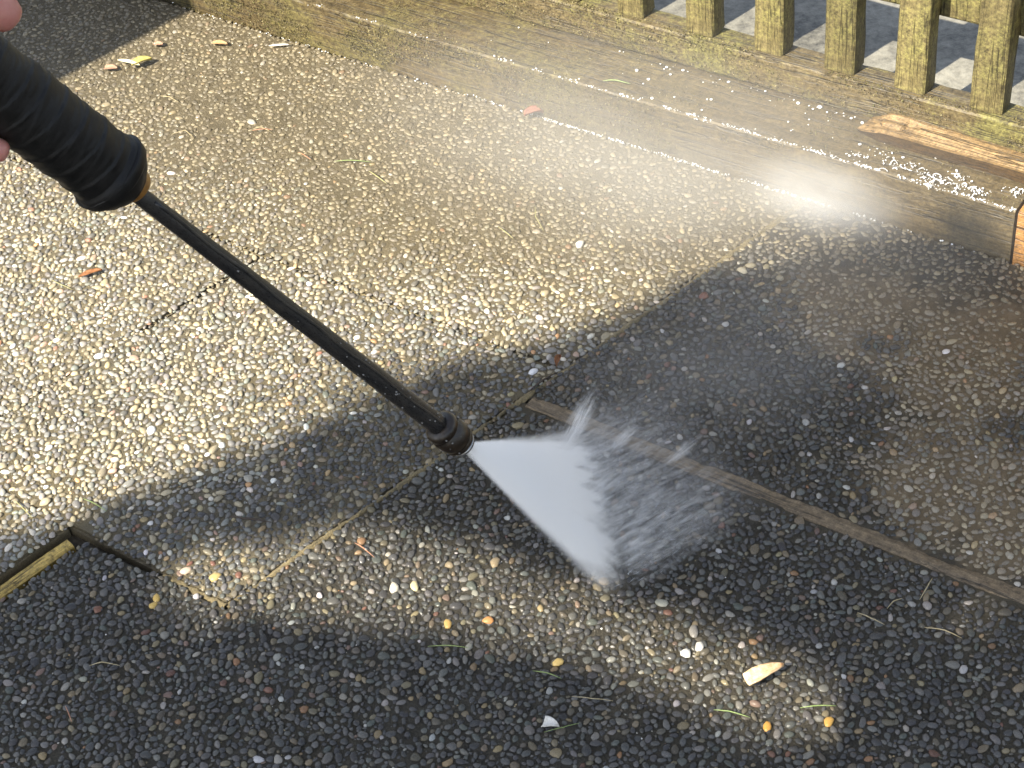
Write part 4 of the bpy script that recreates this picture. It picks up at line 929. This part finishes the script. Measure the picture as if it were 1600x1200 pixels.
blades = [
    ([(1115, 1109), (1140, 1113), (1172, 1121)], 0.0011, M_green, 'bright green grass blade on dark pebbles below the tan wood chip'),
    ([(1250, 1106), (1280, 1104), (1307, 1103)], 0.0010, M_green, 'green grass blade lying next to a round orange pebble'),
    ([(832, 1048), (855, 1053), (877, 1060)], 0.0009, M_green, 'short green grass blade at the lower rim of the light streak'),
    ([(668, 1010), (700, 1010), (732, 1012)], 0.0008, M_green, 'thin green grass blade in the dark just under the light streak'),
    ([(850, 1144), (880, 1138), (905, 1130)], 0.0007, M_green, 'dim green grass stem touching the white triangular chip'),
    ([(893, 1088), (925, 1093), (958, 1095)], 0.0007, M_straw, 'faint pale grass stem lying alone above the white triangular chip'),
    ([(522, 252), (548, 252), (580, 253)], 0.0010, M_green, 'straight green grass blade on sunlit paving past the lance middle'),
    ([(576, 267), (588, 276), (604, 287)], 0.0011, M_lime, 'yellow-green grass stem slanting below the straight green blade'),
    ([(836, 322), (837, 340), (849, 360)], 0.0009, M_lime, 'hooked yellowish grass stem on sunlit pebbles behind the spray'),
    ([(778, 354), (790, 364), (802, 373)], 0.0009, M_lime, 'short straw stem on sunlit pebbles beside the hooked stem'),
    ([(24, 783), (36, 795), (51, 810)], 0.0011, M_lime, 'yellow-green grass blade on bright pebbles above the sunken yellow strip'),
    ([(130, 779), (148, 788), (167, 799)], 0.0010, M_green, 'green grass blade at the shadow edge above the slab corner'),
    ([(324, 483), (328, 494), (334, 506)], 0.0010, M_lime, 'short yellow-green blade beside the fine joint under the lance'),
    ([(80, 437), (95, 446), (112, 452)], 0.0009, M_lime, 'light green grass wisp next to the rusty brown leaf'),
]
for pts, r, mat, lab in blades: blade('grass_blade', pts, ZP - 0.0005, r * 0.75, mat, lab)
b = blade('grass_blade', [(942, 126), (962, 127), (985, 131)], H1 + 0.003, 0.0012, M_green, 'green grass blade lying on top of the mossy sleeper')
needles = [
    ([(140, 1040), (160, 1036), (187, 1040)], M_straw, 'pale straw needle on the dark pebbles below the slab corner'),
    ([(102, 1103), (108, 1116), (112, 1128)], M_ndl, 'short brown needle on the darkest pebbles near the lower corner'),
    ([(554, 848), (568, 858), (585, 871)], M_ndl, 'reddish needle at the upper rim of the light streak'),
    ([(394, 204), (412, 203), (426, 203)], M_ndl, 'reddish needle on muddy paving above the lance'),
    ([(396, 201), (408, 200), (423, 206)], M_straw, 'straw needle lying over the reddish needle above the lance'),
    ([(466, 238), (476, 244), (486, 250)], M_ndl, 'orange-brown needle slanting on the sunlit muddy paving'),
    ([(1340, 957), (1360, 967), (1382, 976)], M_straw, 'pale thread-like stem on wet shaded paving below the wooden strip'),
    ([(1437, 937), (1448, 920), (1457, 903)], M_straw, 'pale upright stem against the far end of the wooden strip'),
    ([(1386, 951), (1396, 941), (1410, 935)], M_straw, 'short bent pale stem in the wet shade between two longer stems'),
    ([(1444, 980), (1475, 986), (1503, 997)], M_straw, 'long pale stem in the wet shade nearest the lower edge of the strip'),
    ([(250, 150), (265, 153), (280, 160)], M_straw, 'crooked straw stem on mud close to the sunlit shadow edge'),
    ([(268, 210), (290, 205), (302, 215)], M_straw, 'curved straw stem on muddy paving just above the grip end'),
    ([(1045, 420), (1058, 425), (1071, 420)], M_straw, 'straw stem where sunlight ends behind the spray'),
]
for pts, mat, lab in needles: blade('needle', pts, ZP + 0.0008, 0.0007, mat, lab, 'needle')
blade('twig', [(358, 806), (378, 811), (400, 813), (424, 816)], ZP, 0.0014, M_twig, 'thin dark twig lying on shaded pebbles below the lance', 'twig')
blade('twig', [(826, 612), (845, 598), (866, 584)], ZP, 0.0016, M_twig, 'short dark twig lying in the mortar joint behind the nozzle', 'twig')
# a few pebbles that stand out in the photograph
for (x, y, r, c) in ((1295, 1129, 0.0085, (.55, .33, .09)), (1199, 1137, 0.0080, (.62, .33, .08)), (1093, 1012, 0.0085, (.78, .74, .66)), (1072, 1022, 0.0085, (.76, .74, .68)), (245, 936, 0.0080, (.50, .36, .12)), (337, 903, 0.0100, (.52, .40, .17)),
                     (240, 947, 0.0070, (.50, .36, .12)), (153, 953, 0.0078, (.24, .12, .08)), (291, 893, 0.0090, (.68, .52, .40)), (700, 976, 0.0080, (.60, .40, .14)), (763, 970, 0.0085, (.52, .26, .10)), (872, 1036, 0.0082, (.66, .48, .18)),
                     (906, 383, 0.0095, (.75, .72, .64)), (1160, 424, 0.0090, (.66, .58, .42)), (616, 920, 0.0095, (.68, .62, .50)), (648, 917, 0.0088, (.62, .54, .32)), (565, 847, 0.0085, (.30, .18, .10)), (774, 880, 0.0095, (.40, .31, .19))):
    p = G(x, y); r *= 0.80; c = tuple(0.78 * q for q in c); add_pebble(p[0], p[1], 0.0014, r * 1.1, r * 0.85, r * 0.55, random.uniform(0, 6), c, random.randrange(14))
